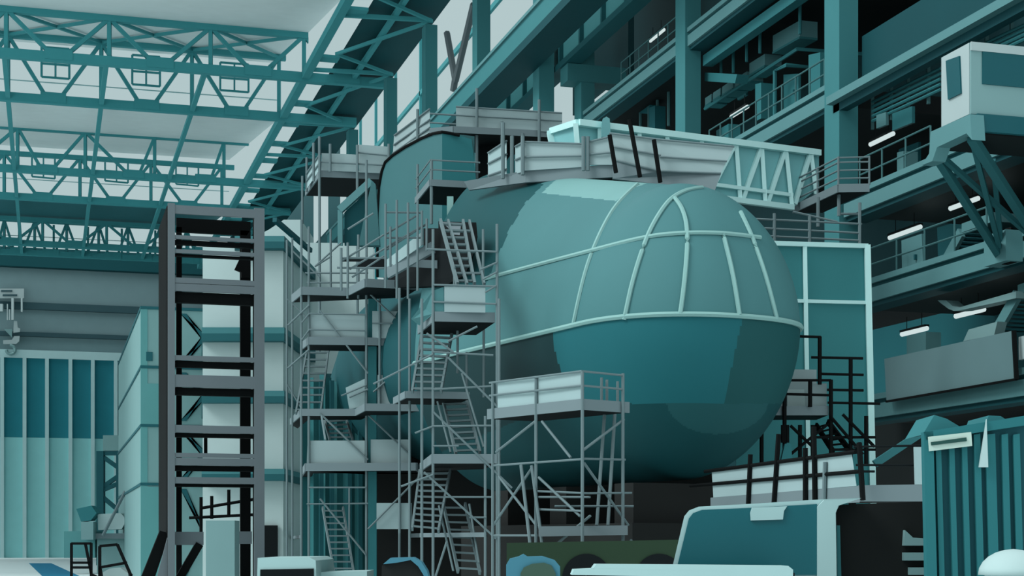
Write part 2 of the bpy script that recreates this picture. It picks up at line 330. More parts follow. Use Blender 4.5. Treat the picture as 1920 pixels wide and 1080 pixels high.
cabinet('gallery_beam', 'short teal cross beam right of the middle column', 'beam', 25.0, [(1321,136),(1382,139),(1378,156),(1321,152)], 'gal_teal', 0.5)
cabinet('notice_board', 'small pale board beside the lamp between the columns', 'board', 28, [(1380,177),(1397,168),(1399,178),(1383,188)], 'gal_teal', 0.1)
def door(n, pts, X, label_m, m='gal_teal'):
    d = structure(MB().prism(quad_on(X, pts), (0.1,0,0)).build('door_%d' % n, m)); p = quad_on(X, pts)
    MB().box((X-0.08, p[1].y+0.25, p[2].z*.55+p[1].z*.45), (X, p[1].y+0.32, p[2].z*.55+p[1].z*.45+0.15)).build('door_handle', 'gal_dim', d)
    return d
door(2, [(1469,140),(1497,138),(1497,200),(1469,212)], 26.5, '')
door(3, [(1685,280),(1722,266),(1722,330),(1685,346)], 28.5, '', 'gal_dim')
door(4, [(1690,451),(1728,438),(1732,520),(1692,532)], 24.75, '', 'beam')
for i, (pts, m, l) in enumerate((([(1416,158),(1427,155),(1427,222),(1416,228)],'gal_teal','slim teal pillar in the middle of the upper right gallery'), ([(1516,103),(1538,98),(1538,172),(1516,182)],'gal_teal','broad teal pillar inside the gallery left of the broad column'), ([(1343,245),(1366,232),(1366,258),(1343,265)],'gal_teal','teal bin standing low between middle column and gangway'), ([(1217,202),(1228,198),(1228,242),(1217,242)],'gal_dim','dim upright pillar seen over the gangway'), ([(1682,286),(1694,283),(1694,338),(1682,342)],'beam','pale narrow pillar beside the dim door left of the crane cab'))):
    cabinet('gallery_pillar' if i != 2 else 'bin', l, 'pillar' if i != 2 else 'bin', 25.6, pts, m, 0.5)
T = thing('pipe_portal', 'bent teal pipe frame around the gallery door', 'frame', Xp(1453,205,25.9))
MB().tube([Xp(1453,222,25.9), Xp(1453,133,25.9), Xp(1474,122,25.9), Xp(1474,122,25.9)+Vec((1.8,0,0)), Xp(1474,122,25.9)+Vec((1.8,0,-3.4))], 0.08).build('pipe', 'gal_teal', T)
T = thing('pipe_arch', 'dim bent duct arch seen just above the white gangway', 'duct', Xp(1182,240,26))
MB().beam(Xp(1182,214,26), Xp(1200,200,26), 0.5, 0.7).build('duct_bend', 'gal_dim', T); MB().beam(Xp(1200,200,26), Xp(1228,201,26), 0.5, 0.6).build('duct_run', 'gal_dim', T)
for i, (x, y0, y1) in enumerate(((1217,182,240),(1233,172,245),(1254,160,236),(1201,205,240))):
    tag(MB().tube([Xp(x,y0,25.8), Xp(x,y1,25.8)], 0.07).build('gallery_pipe', 'gal_rail'), ['thin standing pipe over the dim duct arch','thin standing pipe right of the dim duct arch','thin standing pipe left of the middle column','short standing pipe inside the dim duct arch'][i], 'pipe', 'standing pipes over the gangway')
cabinet('wall_cupboard', 'dim teal cupboard beside the middle column', 'cupboard', 26.4, [(1253,160),(1272,150),(1272,165),(1253,172)], 'gal_dim', 0.5)
# --- near bay: pipe rack left of the cab, boards
T = thing('pipe_rack', 'rack of level pipes on posts, left of the crane cab', 'pipe rack', Xp(1636,240,25.2))
for x, y0, y1 in ((1636,168,243),(1671,148,225),(1703,132,205),(1741,112,195)): MB().beam(Xp(x,y0,25.3), Xp(x,y1,25.3), 0.09).build('post', 'gal_rail', T)
for k in range(5): MB().tube([Xp(1636,191+k*9,25.2), Xp(1764,128+k*10,25.2)], 0.05).build('pipe', 'gal_teal', T)
T = thing('pipe_rack', 'rack of level pipes behind the top of the crane cab', 'pipe rack', Xp(1850,80,25.2))
for x, y0, y1 in ((1850,55,110),(1897,28,100)): MB().beam(Xp(x,y0,25.3), Xp(x,y1,25.3), 0.09).build('post', 'gal_rail', T)
for k in range(4): MB().tube([Xp(1850,80+k*9,25.2), Xp(1925,45+k*9,25.2)], 0.05).build('pipe', 'gal_teal', T)
cabinet('notice_board', 'pale little board under the pipe rack', 'board', 25.1, [(1643,216),(1661,210),(1661,234),(1643,241)], 'beam', 0.1)
cabinet('notice_board', 'wider teal board under the pipe rack, right of the pale one', 'board', 25.1, [(1673,213),(1710,199),(1710,230),(1673,245)], 'gal_teal', 0.1)
# --- gallery B: wall board and stair
cabinet('wall_panel', 'dark teal wall panel behind the gallery stair', 'wall panel', 29, [(1757,427),(1856,398),(1890,480),(1760,512)], 'gal_dim', 0.2)
def steep_stair(label, a, b, X, n, top):
    T = thing('gallery_stair', label, 'stair', Xp(*a, X))
    pa, pb = Xp(*a, X), Xp(*b, X); off = Vec((1.4, 0, 0))
    MB().beam(pa, pb, 0.12, 0.34).build('stringer', 'beam', T); MB().beam(pa+off, pb+off, 0.12, 0.34).build('stringer', 'beam', T)
    MB().prism([pb, Xp(*top, X), Xp(*top, X)+off, pb+off], (0,0,0.25)).build('landing', 'beam', T)
    for i in range(n):
        k = (i+.5)/n; q = pa.lerp(pb, k); MB().beam(q+Vec((0.06,0,0)), q+off, 0.24, 0.05).build('tread', 'gal_dim', T)
steep_stair('steep pale stair on the gallery behind the cab struts', (1764,508), (1803,436), 24.9, 9, (1862,415))
steep_stair('steep pale stair with a long top flange over the large grey sheet', (1868,622), (1908,552), 24.9, 9, (1925,546))
# --- gallery C: bent duct, sheet
T = thing('bent_duct', 'flat grey duct with a bent end above the lowest gallery', 'duct', Xp(1780,600,24.6))
D = [Xp(x, y, 24.7) for x, y in ((1758,563),(1774,563),(1786,574),(1800,576),(1905,546))]; E = [Xp(x, y, 24.7) for x, y in ((1758,559),(1782,576),(1794,581),(1806,583),(1905,561))]
E = [Xp(x, y, 24.7) for x, y in ((1762,567),(1778,579),(1788,583),(1800,582),(1905,559))]
MB().prism(D+E[::-1], (0.4,0,0)).build('duct_run', 'cab_grey', T)
cabinet('pale_cabinet', 'pale grey cabinet standing behind the large grey sheet', 'cabinet', 24.8, [(1700,630),(1736,622),(1736,690),(1700,690)], 'beam', 0.5)
cabinet('wall_panel', 'dark teal wall cladding of the lowest gallery', 'wall panel', 29.5, [(1630,620),(1930,548),(1930,760),(1630,770)], 'gal_dim', 0.2)
T = thing('pale_bracket', 'pale sloping foot of the upper stair behind the grey sheet', 'bracket', Xp(1830,640,24.5))
MB().prism(quad_on(24.5, [(1806,640),(1816,618),(1870,603),(1864,628)]), (0.3,0,0)).build('plate', 'cab_grey', T)
T = thing('grey_sheet', 'large plain grey sheet fixed along the lowest gallery edge', 'sheet', Xp(1665,750,23.8))
MB().prism(quad_on(23.85, [(1658,673),(1899,620),(1904,709),(1662,752)]), (0.08,0,0)).build('sheet', 'grey_sheet', T)
MB().beam(*quad_on(23.8, [(1901,620),(1906,711)]), 0.1).build('edge_strip', 'jet', T); MB().beam(*quad_on(23.8, [(1662,753),(1906,711)]), 0.06).build('edge_strip', 'jet', T)
cabinet('white_board', 'small white panel at the right edge beyond the grey sheet', 'board', 24.0, [(1910,632),(1930,627),(1930,670),(1910,675)], 'cab_white', 0.1)
# ---- crane cab
X = 20.0; P = Xp(1817, 80, X); Yc = P.y; t_c = Yc/rd(1817)[1]
def cz(y): return HC+(HY-y)/F*t_c
yb = Xp(1765, 105, X).y; X1c = 23.6
T = thing('crane_cab', 'white crane operator cab standing out from the galleries, upper right', 'crane cab', (X, Yc, cz(240)))
MB().box((X, Yc, cz(214)), (X1c, yb, cz(80))).build('cab_body', 'cab_white', T)
fr = MB(); th = 0.05
MB().box((X+0.02, Yc-th, cz(214)), (X1c, Yc, cz(80))).build('front_face', 'cab_grey', T)  # shaded front of the white cab, its grey put into the colour
MB().box((X+0.3, Yc-th*1.6, cz(157)), (X1c-0.1, Yc-th, cz(94))).build('front_window', 'cab_glass', T)
MB().box((X, Yc-th*1.8, cz(96)), (X1c, Yc-th, cz(80))).build('front_frame', 'cab_white', T)
MB().prism([Xp(x, y, X-0.04) for x, y in ((1773,114),(1798,105),(1801,175),(1777,187))], (0.05,0,0)).build('side_window', 'cab_glass', T)
MB().box((X+0.15, Yc-0.12, cz(247)), (X1c, Yc, cz(214))).build('lower_front', 'cab_glass', T)
MB().box((X+0.3, Yc+0.1, cz(248)), (X1c, yb+0.5, cz(240))).build('floor_plate', 'gal_black', T)
MB().prism([Xp(x, y, X-0.06) for x, y in ((1745,247),(1819,214),(1822,262),(1812,250),(1757,276),(1748,302),(1728,310),(1742,288))], (0.35,0,0)).build('side_skirt', 'beam', T)
foot = Xp(1880, 488, 23.9)
for a, b, w_ in (((1752,287), (1880,488), 0.3), ((1822,258), (1878,480), 0.2), ((1822,258), (1940,440), 0.34), ((1757,286), (1930,440), 0.2)):
    pa = Xp(*a, X+0.2); pb = Xp(*b, 23.9)
    bar(T, 'strut', pa, pb, w_*0.58, 'strut')
bar(T, 'strut', Xp(1862,300,22.5), foot, 0.12, 'strut'); bar(T, 'strut', Xp(1895,430,24.2), foot, 0.2, 'jet')
MB().box((23.6, foot.y-0.6, 9.2), (24.1, foot.y+0.4, 10.0)).build('foot_plate', 'beam', T); MB().tube([foot+Vec((0,-0.5,0.1)), foot+Vec((0,-0.1,0.1))], 0.25, 10).build('foot_pin', 'jet', T)

# ================================================================ SHIP SECTION
d_ = cam(-.465, .885, 0); n_ = cam(.885, .465, 0)
NC, HW, S0, SL, ZE = 20.45, 2.62, 30.65, 2.6, 2+4.82
def ztop(s): return 2 + (8.0 + 0.235*max(0, s-30.0))
def zbot(s): return 3.4
NU, NV = 200, 260
SA = 39.6
path = []                                   # plan outline port aft -> nose -> starboard aft: (s, off)
na = 120
for i in range(na): path.append((SA - (SA-S0)*i/na, -1.0, None))
nn = 170
for i in range(nn+1):
    a = math.pi*i/nn; c, s2 = math.cos(a), math.sin(a); p = 2.25
    r = (abs(c)**p + abs(s2)**p)**(-1/p)
    path.append((S0, -c*r, s2*r))
for i in range(1, na+1): path.append((S0+(SA-S0)*i/na, 1.0, None))
PE = 1.9
def kv(v):      # v in -1..1 -> (radial factor, height 0..1 signed)
    a = v*math.pi/2; c, s2 = math.cos(a), abs(math.sin(a)); r = (c**PE+s2**PE)**(-1/PE) if c > 1e-6 else 1
    return max(c*r, 0), math.copysign(s2*r, v)
def hull_pt(pt, v, out=0.0):
    s, off, nose = pt; k, h = kv(v)
    zt, zb = ztop(s), zbot(s)
    z = ZE + (h*(zt-ZE+out) if h >= 0 else h*(ZE-zb+out))
    kk = k*(1+out/HW)
    base = d_*(s - (SL*kk*nose if nose is not None else 0)) + n_*(NC+off*HW*kk)
    return Vec((base.x, base.y, z))
def to_px(p):
    X = C_*p.x - S_*p.y; Y = S_*p.x + C_*p.y
    return CX+F*X/Y, HY-F*(p.z-HC)/Y
ship = thing('ship_section', 'big rounded ship bow, pale above and dark teal below, under construction', 'ship section', cam(2.6, 37, 0))
hm = ['hull','hull_highlight','hull_teal','hull_shade','hull_black','hull_aft','hull_arc','hull_base']
def inside(x, y, poly):
    r = False; j = len(poly)-1
    for i in range(len(poly)):
        (a, b), (c, d) = poly[i], poly[j]
        if (b > y) != (d > y) and x < (c-a)*(y-b)/(d-b)+a: r = not r
        j = i
    return r
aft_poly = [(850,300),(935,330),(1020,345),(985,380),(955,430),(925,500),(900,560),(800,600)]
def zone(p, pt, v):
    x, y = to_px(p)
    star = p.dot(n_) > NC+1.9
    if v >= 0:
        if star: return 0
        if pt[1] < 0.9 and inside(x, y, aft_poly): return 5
        if inside(x, y, [(1015,362),(1052,328),(1140,300),(1222,340),(1190,352),(1156,377)]): return 1  # pale zone on the hull top: a highlight put into the colour
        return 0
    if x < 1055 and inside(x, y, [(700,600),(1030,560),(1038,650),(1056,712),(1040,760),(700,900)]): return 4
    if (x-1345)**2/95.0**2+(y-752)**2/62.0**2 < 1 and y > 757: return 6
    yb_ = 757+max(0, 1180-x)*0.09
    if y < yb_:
        return 3 if x > 1392-(y-597)*0.22 else 2  # right flank darker: its shade is put into the colour
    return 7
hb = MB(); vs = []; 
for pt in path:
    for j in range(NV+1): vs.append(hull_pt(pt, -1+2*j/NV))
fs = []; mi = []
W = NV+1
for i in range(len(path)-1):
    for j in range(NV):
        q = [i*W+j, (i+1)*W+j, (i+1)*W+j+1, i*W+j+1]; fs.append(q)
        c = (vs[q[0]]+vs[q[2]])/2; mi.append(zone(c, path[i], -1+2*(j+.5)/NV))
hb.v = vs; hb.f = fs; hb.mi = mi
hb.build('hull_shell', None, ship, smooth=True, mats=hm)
# recessed bulkhead closing the cut end
ring = [hull_pt((38.6, -0.97, None), -1+2*j/40) for j in range(41)] + [hull_pt((38.6, 0.97, None), 1-2*j/40) for j in range(1, 40)]
MB().prism(ring, d_*0.1).build('bulkhead', 'black', ship)
def hull_line(name, pts, r=0.05):
    MB().tube(pts, r, 6).build(name, 'hull_rib', ship)
import numpy as np
GV = np.array([tuple(v) for v in vs])
GX = C_*GV[:, 0]-S_*GV[:, 1]; GY = S_*GV[:, 0]+C_*GV[:, 1]
PX = CX+F*GX/GY; PY = HY-F*(GV[:, 2]-HC)/GY
G2 = GV.reshape(len(path), W, 3)
NRM = np.cross(np.gradient(G2, axis=0), np.gradient(G2, axis=1)).reshape(-1, 3)
cen_ = GV.mean(axis=0); eye = np.array((0, 0, HC))
NRM *= np.sign((NRM*(GV-cen_)).sum(axis=1))[:, None]
VIS = (NRM*(eye-GV)).sum(axis=1) > 0
def on_hull(x, y):
    e = (PX-x)**2+(PY-y)**2; e[~VIS] = 1e9
    ks = np.argsort(e)[:4]; w_ = 1/(e[ks]+0.05)
    q = (GV[ks]*w_[:, None]).sum(axis=0)/w_.sum()
    return Vec(q)-FW*0.035
def smooth_px(P, n=8):
    out = []
    for i in range(len(P)-1):
        p0, p1, p2_, p3 = P[max(i-1, 0)], P[i], P[i+1], P[min(i+2, len(P)-1)]
        for k in range(n):
            t = k/n
            out.append(tuple(0.5*((2*p1[c])+(-p0[c]+p2_[c])*t+(2*p0[c]-5*p1[c]+4*p2_[c]-p3[c])*t*t+(-p0[c]+3*p1[c]-3*p2_[c]+p3[c])*t**3) for c in (0, 1)))
    return out+[P[-1]]
def rib_px(P, r=0.05, name='rib'):
    L = [on_hull(*q) for q in smooth_px(P)]
    for _ in range(6): L = [L[0]]+[(L[i-1]+L[i]*2+L[i+1])/4 for i in range(1, len(L)-1)]+[L[-1]]
    hull_line(name, L, r)
hull_line('frame_line', [hull_pt(path[i], 0.0, 0.02) for i in range(0, len(path)-90, 3)], 0.06)
rib_px([(905,524),(1010,496),(1110,470),(1215,444),(1290,437),(1360,438),(1425,446)], name='frame_line')
rib_px([(1075,610),(1090,540),(1112,468),(1150,392),(1195,346)])
rib_px([(1170,600),(1188,520),(1214,442),(1240,395),(1262,370),(1290,356),(1316,352)])
rib_px([(1275,590),(1284,520),(1289,438),(1280,395),(1264,371)])
rib_px([(1386,590),(1374,515),(1356,440)])
rib_px([(1456,598),(1436,520),(1412,450),(1388,398)])
# after body of the ship and the tower on it
ab = MB(); prof = []
cen = [(cam(0.35,44.2,0),3.0,7.0),(cam(-2.7,51,0),3.0,7.2),(cam(-3.9,55,0),2.5,6.9),(cam(-4.3,57,0),1.0,6.7)]
rings = []
for i in range(13):
    u = i/12*3; k = min(2, int(u)); q = u-k
    c = cen[k][0].lerp(cen[k+1][0], q); r = cen[k][1]*(1-q)+cen[k+1][1]*q; r += 0.35*math.sin(q*math.pi) if k == 2 else 0; z = cen[k][2]*(1-q)+cen[k+1][2]*q
    a = cam(.93,.36,0)
    rings.append([c + a*r*math.cos(t*2*math.pi/36) + UP*(z+r*math.sin(t*2*math.pi/36)) for t in range(36)])
vs = [p for R in rings for p in R]; fs = [[i*36+k, i*36+(k+1)%36, (i+1)*36+(k+1)%36, (i+1)*36+k] for i in range(12) for k in range(36)]
ab.v = vs; ab.f = fs+[list(range(35,-1,-1)), list(range(12*36,13*36))]; ab.mi = [0]*len(ab.f)
o = ab.build('ship_after_body', 'after_body', None, smooth=True); tag(o, 'dark teal after body of the ship running back behind the scaffold towers', 'ship section')
T = thing('ship_tower', 'tall rounded teal tower of the ship behind the small middle platform', 'ship tower', cam(-2.7, 51, 9))
st = 50.0
L = [(708,520),(708,400),(711,350),(716,322),(722,305),(736,292),(760,276),(790,260),(812,251),(829,248)]
side = [V(x, y, st+ (829-x)/119*3.0) for x, y in L]+[V(829,520,st)]
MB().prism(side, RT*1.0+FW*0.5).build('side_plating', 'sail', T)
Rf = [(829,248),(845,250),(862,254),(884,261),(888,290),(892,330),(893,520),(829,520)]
MB().prism([V(x, y, st-0.02+(x-829)*0.004) for x, y in Rf], FW*3).build('front_plating', 'sail_shaded', T)  # front wears a darker copy of the side colour, as the shaded face
MB().tube([p-FW*0.03 for p in side[:-1]]+[V(x, y, st) for x, y in Rf[1:3]], 0.05).build('edge_trim', 'jet', T)
# teal bent frame left of the ship tower
T = thing('leaning_gantry', 'teal bent gantry leaning beside the left foot of the ship tower', 'frame', V(640, 455, 49.5))
MB().beam(V(638,460,49.5), V(638,394,49.5), 0.15).build('post', 'beam', T); MB().beam(V(637,394,49.5), V(697,340,49.5), 0.22).build('rafter', 'beam', T)
MB().prism([V(x, y, 49.3) for x, y in ((697,338),(704,345),(712,460),(672,460))], FW*0.3).build('gusset', 'sail', T)
MB().prism([V(x, y, 49.6) for x, y in ((646,460),(646,398),(690,358),(690,460))], FW*0.1).build('infill', 'soffit', T)
tag(MB().prism([V(x, y, 44) for x, y in ((838,368),(850,368),(850,416),(838,416))], FW*0.2).build('white_post', 'hull_rib'), 'short pale post standing by the dark hull opening', 'post')
T = thing('dark_opening', 'black plate as the dark hull interior, with a grey web at the cut end of the hull', 'hull_opening', V(845, 500, 42.2))
def hq(x): return 45.4-(x-720)*0.031
MB().prism([V(x, y, hq(x)) for x, y in ((794,428),(822,428),(822,415),(893,417),(895,440),(889,472),(872,515),(835,535),(720,540),(735,505),(794,465))], FW*0.3).build('interior_shade_plate', 'black', T)  # black plate stands in for the dark interior of the open hull end
MB().prism([V(x, y, hq(x)-.04) for x, y in ((829,416),(865,418),(858,470),(858,500),(838,490),(850,450),(845,432))], FW*0.1).build('web_plate', 'tower', T)

# ---- hull top walkway with screens
T = thing('hull_walkway', 'screened walkway lying along the top of the bow section', 'walkway', V(1100, 330, 39.5))
def scr(T, pts, t, m='sheet', th=0.04, rails=()):
    ts = t if isinstance(t, (list, tuple)) else [t]*len(pts)
    P = [V(x, y, q) for (x, y), q in zip(pts, ts)]
    o = MB().prism(P, FW*th).build('guard_panel', m, T)
    for k in rails: MB().tube([P[0].lerp(P[3], k)-FW*.06, P[1].lerp(P[2], k)-FW*.06], 0.026).build('guard_rail', 'tube', T)
    return o
scr(T, [(915,288),(950,265),(950,336),(915,345)], [42.4,41.6,41.6,42.4], 'sheet_hi', rails=(0,.35,.75))
scr(T, [(966,276),(980,268),(980,322),(966,326)], [41.4,41,41,41.4], 'sheet_hi', rails=(0,.5))
scr(T, [(982,267),(1092,271),(1092,313),(982,320)], [41,40.4,40.4,41], rails=(0,.54))
scr(T, [(1104,267),(1141,258),(1149,309),(1104,309)], [40.3,40,40,40.3], rails=(0,.57))
scr(T, [(1143,251),(1238,263),(1238,322),(1150,301)], [40,39.4,39.4,40], rails=(0,.5,1))
scr(T, [(1238,263),(1376,276),(1351,326),(1238,322)], [39.4,39.0,39.0,39.4], rails=(0,.55,1))
for pts, t in (([(870,340),(985,320),(1149,308),(1149,332),(985,342),(880,356)], [42.6,41.1,40.1,40.1,41.1,42.6]), ([(1149,300),(1238,321),(1352,326),(1340,358),(1149,335)], [39.95,39.4,38.95,38.95,39.95])):
    MB().prism([V(x, y, q) for (x, y), q in zip(pts, t)], FW*0.12).build('toe_board', 'deck_edge', T)
MB().prism([V(x, y, q) for (x, y), q in zip([(985,335),(1149,325),(1340,350)], [41.2,40.2,39.2])]+[V(x, y, q)+FW*1.5 for (x, y), q in zip([(1340,350),(1149,325),(985,335)], [39.2,40.2,41.2])], UP*0.08).build('deck', 'planks', T)
for x, y0, y1, t in ((943,230,335,41.5),(960,255,330,41.5),(980,255,328,40.9),(1094,256,320,40.2),(1102,256,320,40.2)): MB().tube([V(x,y0,t), V(x,y1,t)], 0.05).build('upright', 'tube', T)
for a, b, t, l in (((1143,253),(1155,324),39.6,'leaning black mast left of the other two on the hull top'),((1180,224),(1200,332),39.3,'tallest leaning black mast on the hull top'),((1226,262),(1238,342),39.1,'leaning black mast right of the tallest one on the hull top')):
    tag(MB().tube([V(*a,t), V(*b,t)], 0.055).build('mast', 'jet'), l, 'mast', 'black masts on the hull top')
# ---- gangway
T = thing('gangway', 'white framed lattice gangway with teal glazing, right of the ship top', 'gangway', V(1300, 390, 44.5))
def gt(x): return 43+(x-1085)*0.0075
def gp(x, y): return V(x, y, gt(x))
def gb(n, a, b, w=0.115): MB().beam(gp(*a), gp(*b), w).build(n, 'screen_frame', T)
zt_ = gp(1085,228).z
gb('top_chord', (1085,230),(1537,287),0.17); gb('bottom_chord', (1085,338),(1487,389),0.15); gb('mid_rail', (1100,314),(1486,366),0.1)
for a, b in (((1380,268),(1388,379)),((1428,274),(1435,384)),((1473,279),(1485,389)),((1520,285),(1530,364)),((1315,259),(1322,370)),((1250,252),(1256,300)),((1198,244),(1203,300))): gb('post', a, b)
for a, b in (((1391,377),(1427,276)),((1438,383),(1472,281)),((1490,383),(1519,288)),((1327,368),(1378,270))): gb('diagonal', a, b)
MB().prism([gp(x, y)+FW*0.12 for x, y in ((1085,230),(1537,287),(1537,350),(1487,389),(1085,338))], FW*0.04).build('glazing_sheet', 'gang', T)
MB().beam(V(1035,246,45.5), gp(1085,230), 0.17).build('end_chord', 'screen_frame', T); MB().beam(V(1035,246,45.5), V(1045,300,45.5), 0.3).build('end_post', 'screen_frame', T)
MB().beam(gp(1079,232), gp(1085,300), 0.13).build('end_post', 'screen_frame', T); MB().beam(gp(1125,236), gp(1125,300), 0.13).build('end_post', 'screen_frame', T)
MB().prism([V(1036,248,45.45), gp(1084,232)+FW*0.2, gp(1084,330)+FW*0.2, V(1044,310,45.45)], FW*0.04).build('end_glazing', 'gang', T)
MB().prism([gp(1085,228)+UP*0.02, gp(1537,285)+UP*0.02, gp(1537,285)+FW*2+UP*0.02, V(1035,246,45.5)+FW*1.2], UP*0.06).build('roof_sheet', 'gang', T)
tag(MB().prism([gp(x, y)-FW*0.3 for x, y in ((1127,236),(1129,228),(1136,224),(1142,228),(1144,262),(1127,262))], FW*0.25).build('rounded_plate', 'gang'), 'small rounded teal plate standing against the gangway top', 'plate')
# ---- little platform at gangway end
def platform(name, label, loc, grp='working platforms around the ship'): return thing(name, label, 'platform', loc, grp)
z = Zp(1572,352,0).z; 
T = platform('work_platform', 'small railed grey platform at the right end of the gangway', V(1572,352,44))
z = V(1572,350,44).z
P = deck(T, [(1488,387),(1572,347),(1630,346)], z, 1.6, 0.2, par=True)
for h in (0.18,0.4,0.62,0.75): rail_line(T, [p+UP*h for p in P], 0.025)
for p in (P[0].lerp(P[1],.02), P[0].lerp(P[1],.55), P[1], P[2]): tub(T, 'upright', p, p+UP*0.78, 0.03)
tub(T, 'leg', V(1534,370,44.6), V(1534,425,44.6), 0.05); tub(T, 'leg', V(1573,357,44.1), V(1573,405,44.1), 0.05); tub(T, 'brace', V(1573,401,44.1), V(1612,401,44.1), 0.035)
T = thing('guard_railing', 'grey four-bar railing in front of the dark gallery, above the glazed screen', 'railing', V(1500,455,43.5))
for a, b in (((1405,410),(1616,420)),((1415,427),(1612,437)),((1425,442),(1612,451)),((1487,397),(1570,416))): tub(T, 'guard_rail', V(*a,43.5), V(*b,43.5), 0.03)
for x, y0, y1 in ((1452,400,458),(1518,404,458),(1612,380,462)): tub(T, 'upright', V(x,y0,43.5), V(x,y1,43.5), 0.045)
# ---- glazed screen
T = thing('glazed_screen', 'tall glazed screen with white frame right of the bow', 'screen', V(1540, 1150, 42))
def sp(x, y): return V(x, y, 42+(x-1435)*0.004)
MB().prism([sp(x, y) for x, y in ((1380,455),(1626,462),(1640,1600),(1380,1600))], FW*0.06).build('pane', 'screen', T)
for n, a, b, w_ in (('frame_bar',(1380,455),(1626,462),.12),('frame_bar',(1625,460),(1641,1600),.16),('mullion',(1508,460),(1520,1600),.11),('transom',(1380,562),(1628,568),.09)): MB().beam(sp(*a)-FW*.03, sp(*b)-FW*.03, w_).build(n, 'screen_frame', T)

# ================================================================ SCAFFOLDS
def posts(T, t, xs, m='tube', r=0.036):
    for x, y0, y1 in xs: tub(T, 'upright', V(x, y0, t), V(x, y1, t), r, m)
def braces(T, t, L, m='tube', r=0.03, name='brace'):
    for a, b in L: tub(T, name, V(*a, t), V(*b, t), r, m)
# upper left platform
z1 = V(600,322,53).z
T = platform('work_platform', 'grey screened platform highest on the left, beside the ship tower', V(600,322,53))
P = deck(T, [(574,357),(600,321),(724,326)], z1, 2.9, 0.19, par=True)
scr(T, [(603,287),(671,290),(671,322),(602,320)], 52.95, 'sheet'); scr(T, [(673,271),(728,275),(724,325),(673,323)], 52.9, 'sheet')
scr(T, [(576,328),(598,291),(598,320),(575,354)], [54.6,53.05,53.05,54.6], 'sheet_hi')
for L in ([(574,340),(600,304),(728,310)], [(574,326),(600,288)], [(670,286),(740,293)]): MB().tube([V(x, y, 52.8+(1.8 if x < 590 else 0)) for x, y in L], 0.03).build('guard_rail', 'tube', T)
posts(T, 52.75, [(588,268,340),(599,256,600),(619,270,322),(670,272,600),(729,270,330)], r=0.045); posts(T, 54.6, [(575,295,360),(567,330,420)], r=0.04)
T = platform('work_platform', 'slanting grey screen strip rising over the left shoulder of the ship tower', V(770,260,53.5))
scr(T, [(739,254),(806,204),(806,248),(760,275),(736,296)], [56,53.6,53.6,55,56], 'sheet')
for L in ([(738,272),(806,224)], [(736,288),(806,239)], [(739,254),(806,204)]): MB().tube([V(L[0][0],L[0][1],55.9), V(L[1][0],L[1][1],53.5)], 0.03).build('guard_rail', 'tube', T)
posts(T, 54.2, [(783,205,265)], r=0.05)
MB().prism([V(736,298,56), V(806,250,53.6), V(806,250,53.6)+RT*1.5, V(736,298,56)+RT*1.5], UP*0.05).build('deck', 'planks', T)
z3 = V(900,246,53.2).z
T = platform('work_platform', 'long grey screened platform at the top, just right of the ship tower', V(950,250,53.2))
P = deck(T, [(806,242),(850,238),(1032,247)], z3, 2.6, 0.19)
scr(T, [(855,200),(1054,212),(1054,237),(1030,247),(855,239)], 53.15, 'sheet')
rail_line(T, [V(855,216,53.05), V(1054,227,53.05)], 0.03); rail_line(T, [V(855,200,53.05), V(1054,212,53.05)], 0.03); rail_line(T, [V(806,213,53.05), V(855,216,53.05)], 0.03); rail_line(T, [V(806,230,53.05), V(855,233,53.05)], 0.03)
posts(T, 53.0, [(894,166,335),(1011,187,270),(941,228,330),(980,250,270)], r=0.05)
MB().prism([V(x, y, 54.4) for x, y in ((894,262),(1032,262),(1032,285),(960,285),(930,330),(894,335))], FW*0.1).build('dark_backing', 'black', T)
z4 = V(808,340,45).z
T = platform('work_platform', 'small open grey platform in front of the ship tower', V(808,340,45))
P = deck(T, [(780,372),(807,338),(900,343)], z4, 1.9, 0.16, par=True)
for h in (0.3, 0.57): rail_line(T, [P[0]+UP*h, P[1]+UP*h, P[2]+UP*h], 0.025)
posts(T, 47, [(783,308,390)]); posts(T, 44.9, [(809,300,420)], r=0.045)

# left scaffold tower
LT = 46.0; BT = 48.4
T = thing('scaffold_tower', 'tall left scaffold tower of five decks beside the white office block', 'scaffold', V(660,1600,LT), 'scaffold towers')
posts(T, LT, [(565,412,1600),(579,425,1600),(652,455,560),(672,440,560),(687,300,1600),(712,560,760),(768,700,1600),(749,880,1600)])
posts(T, BT, [(538,450,1600),(548,446,1600),(599,590,660),(620,430,540),(639,465,540)], r=0.034)
zA, zB, zC, zD, zE = [V(0, y, LT).z for y in (540,634,768,870,1001)]
P = deck(T, [(549,554),(567,539),(654,541),(686,524),(782,529)], zA, 1.5, 0.21, par=True)
P = deck(T, [(566,644),(580,633),(684,634),(780,637)], zB, 1.7, 0.2, par=True)
P = deck(T, [(546,786),(566,768),(668,768),(686,758),(812,759)], zC, 1.5, 0.18)
P = deck(T, [(566,884),(574,870),(780,869),(790,880)], zD, 1.7, 0.2)
P = deck(T, [(534,1008),(566,1004),(700,1004),(790,1001)], zE, 1.2, 0.1)
for pts, m in (([(581,590),(684,591),(684,634),(581,633)],'sheet'), ([(698,583),(764,584),(764,635),(698,634)],'sheet'), ([(648,727),(684,710),(684,760),(655,768)],'sheet_hi'), ([(708,703),(765,704),(765,757),(708,757)],'sheet'), ([(577,826),(684,826),(684,870),(575,870)],'sheet'), ([(695,824),(766,824),(766,868),(695,868)],'sheet'), ([(706,943),(772,943),(772,992),(706,992)],'sheet_hi')): scr(T, pts, LT+0.05, m)
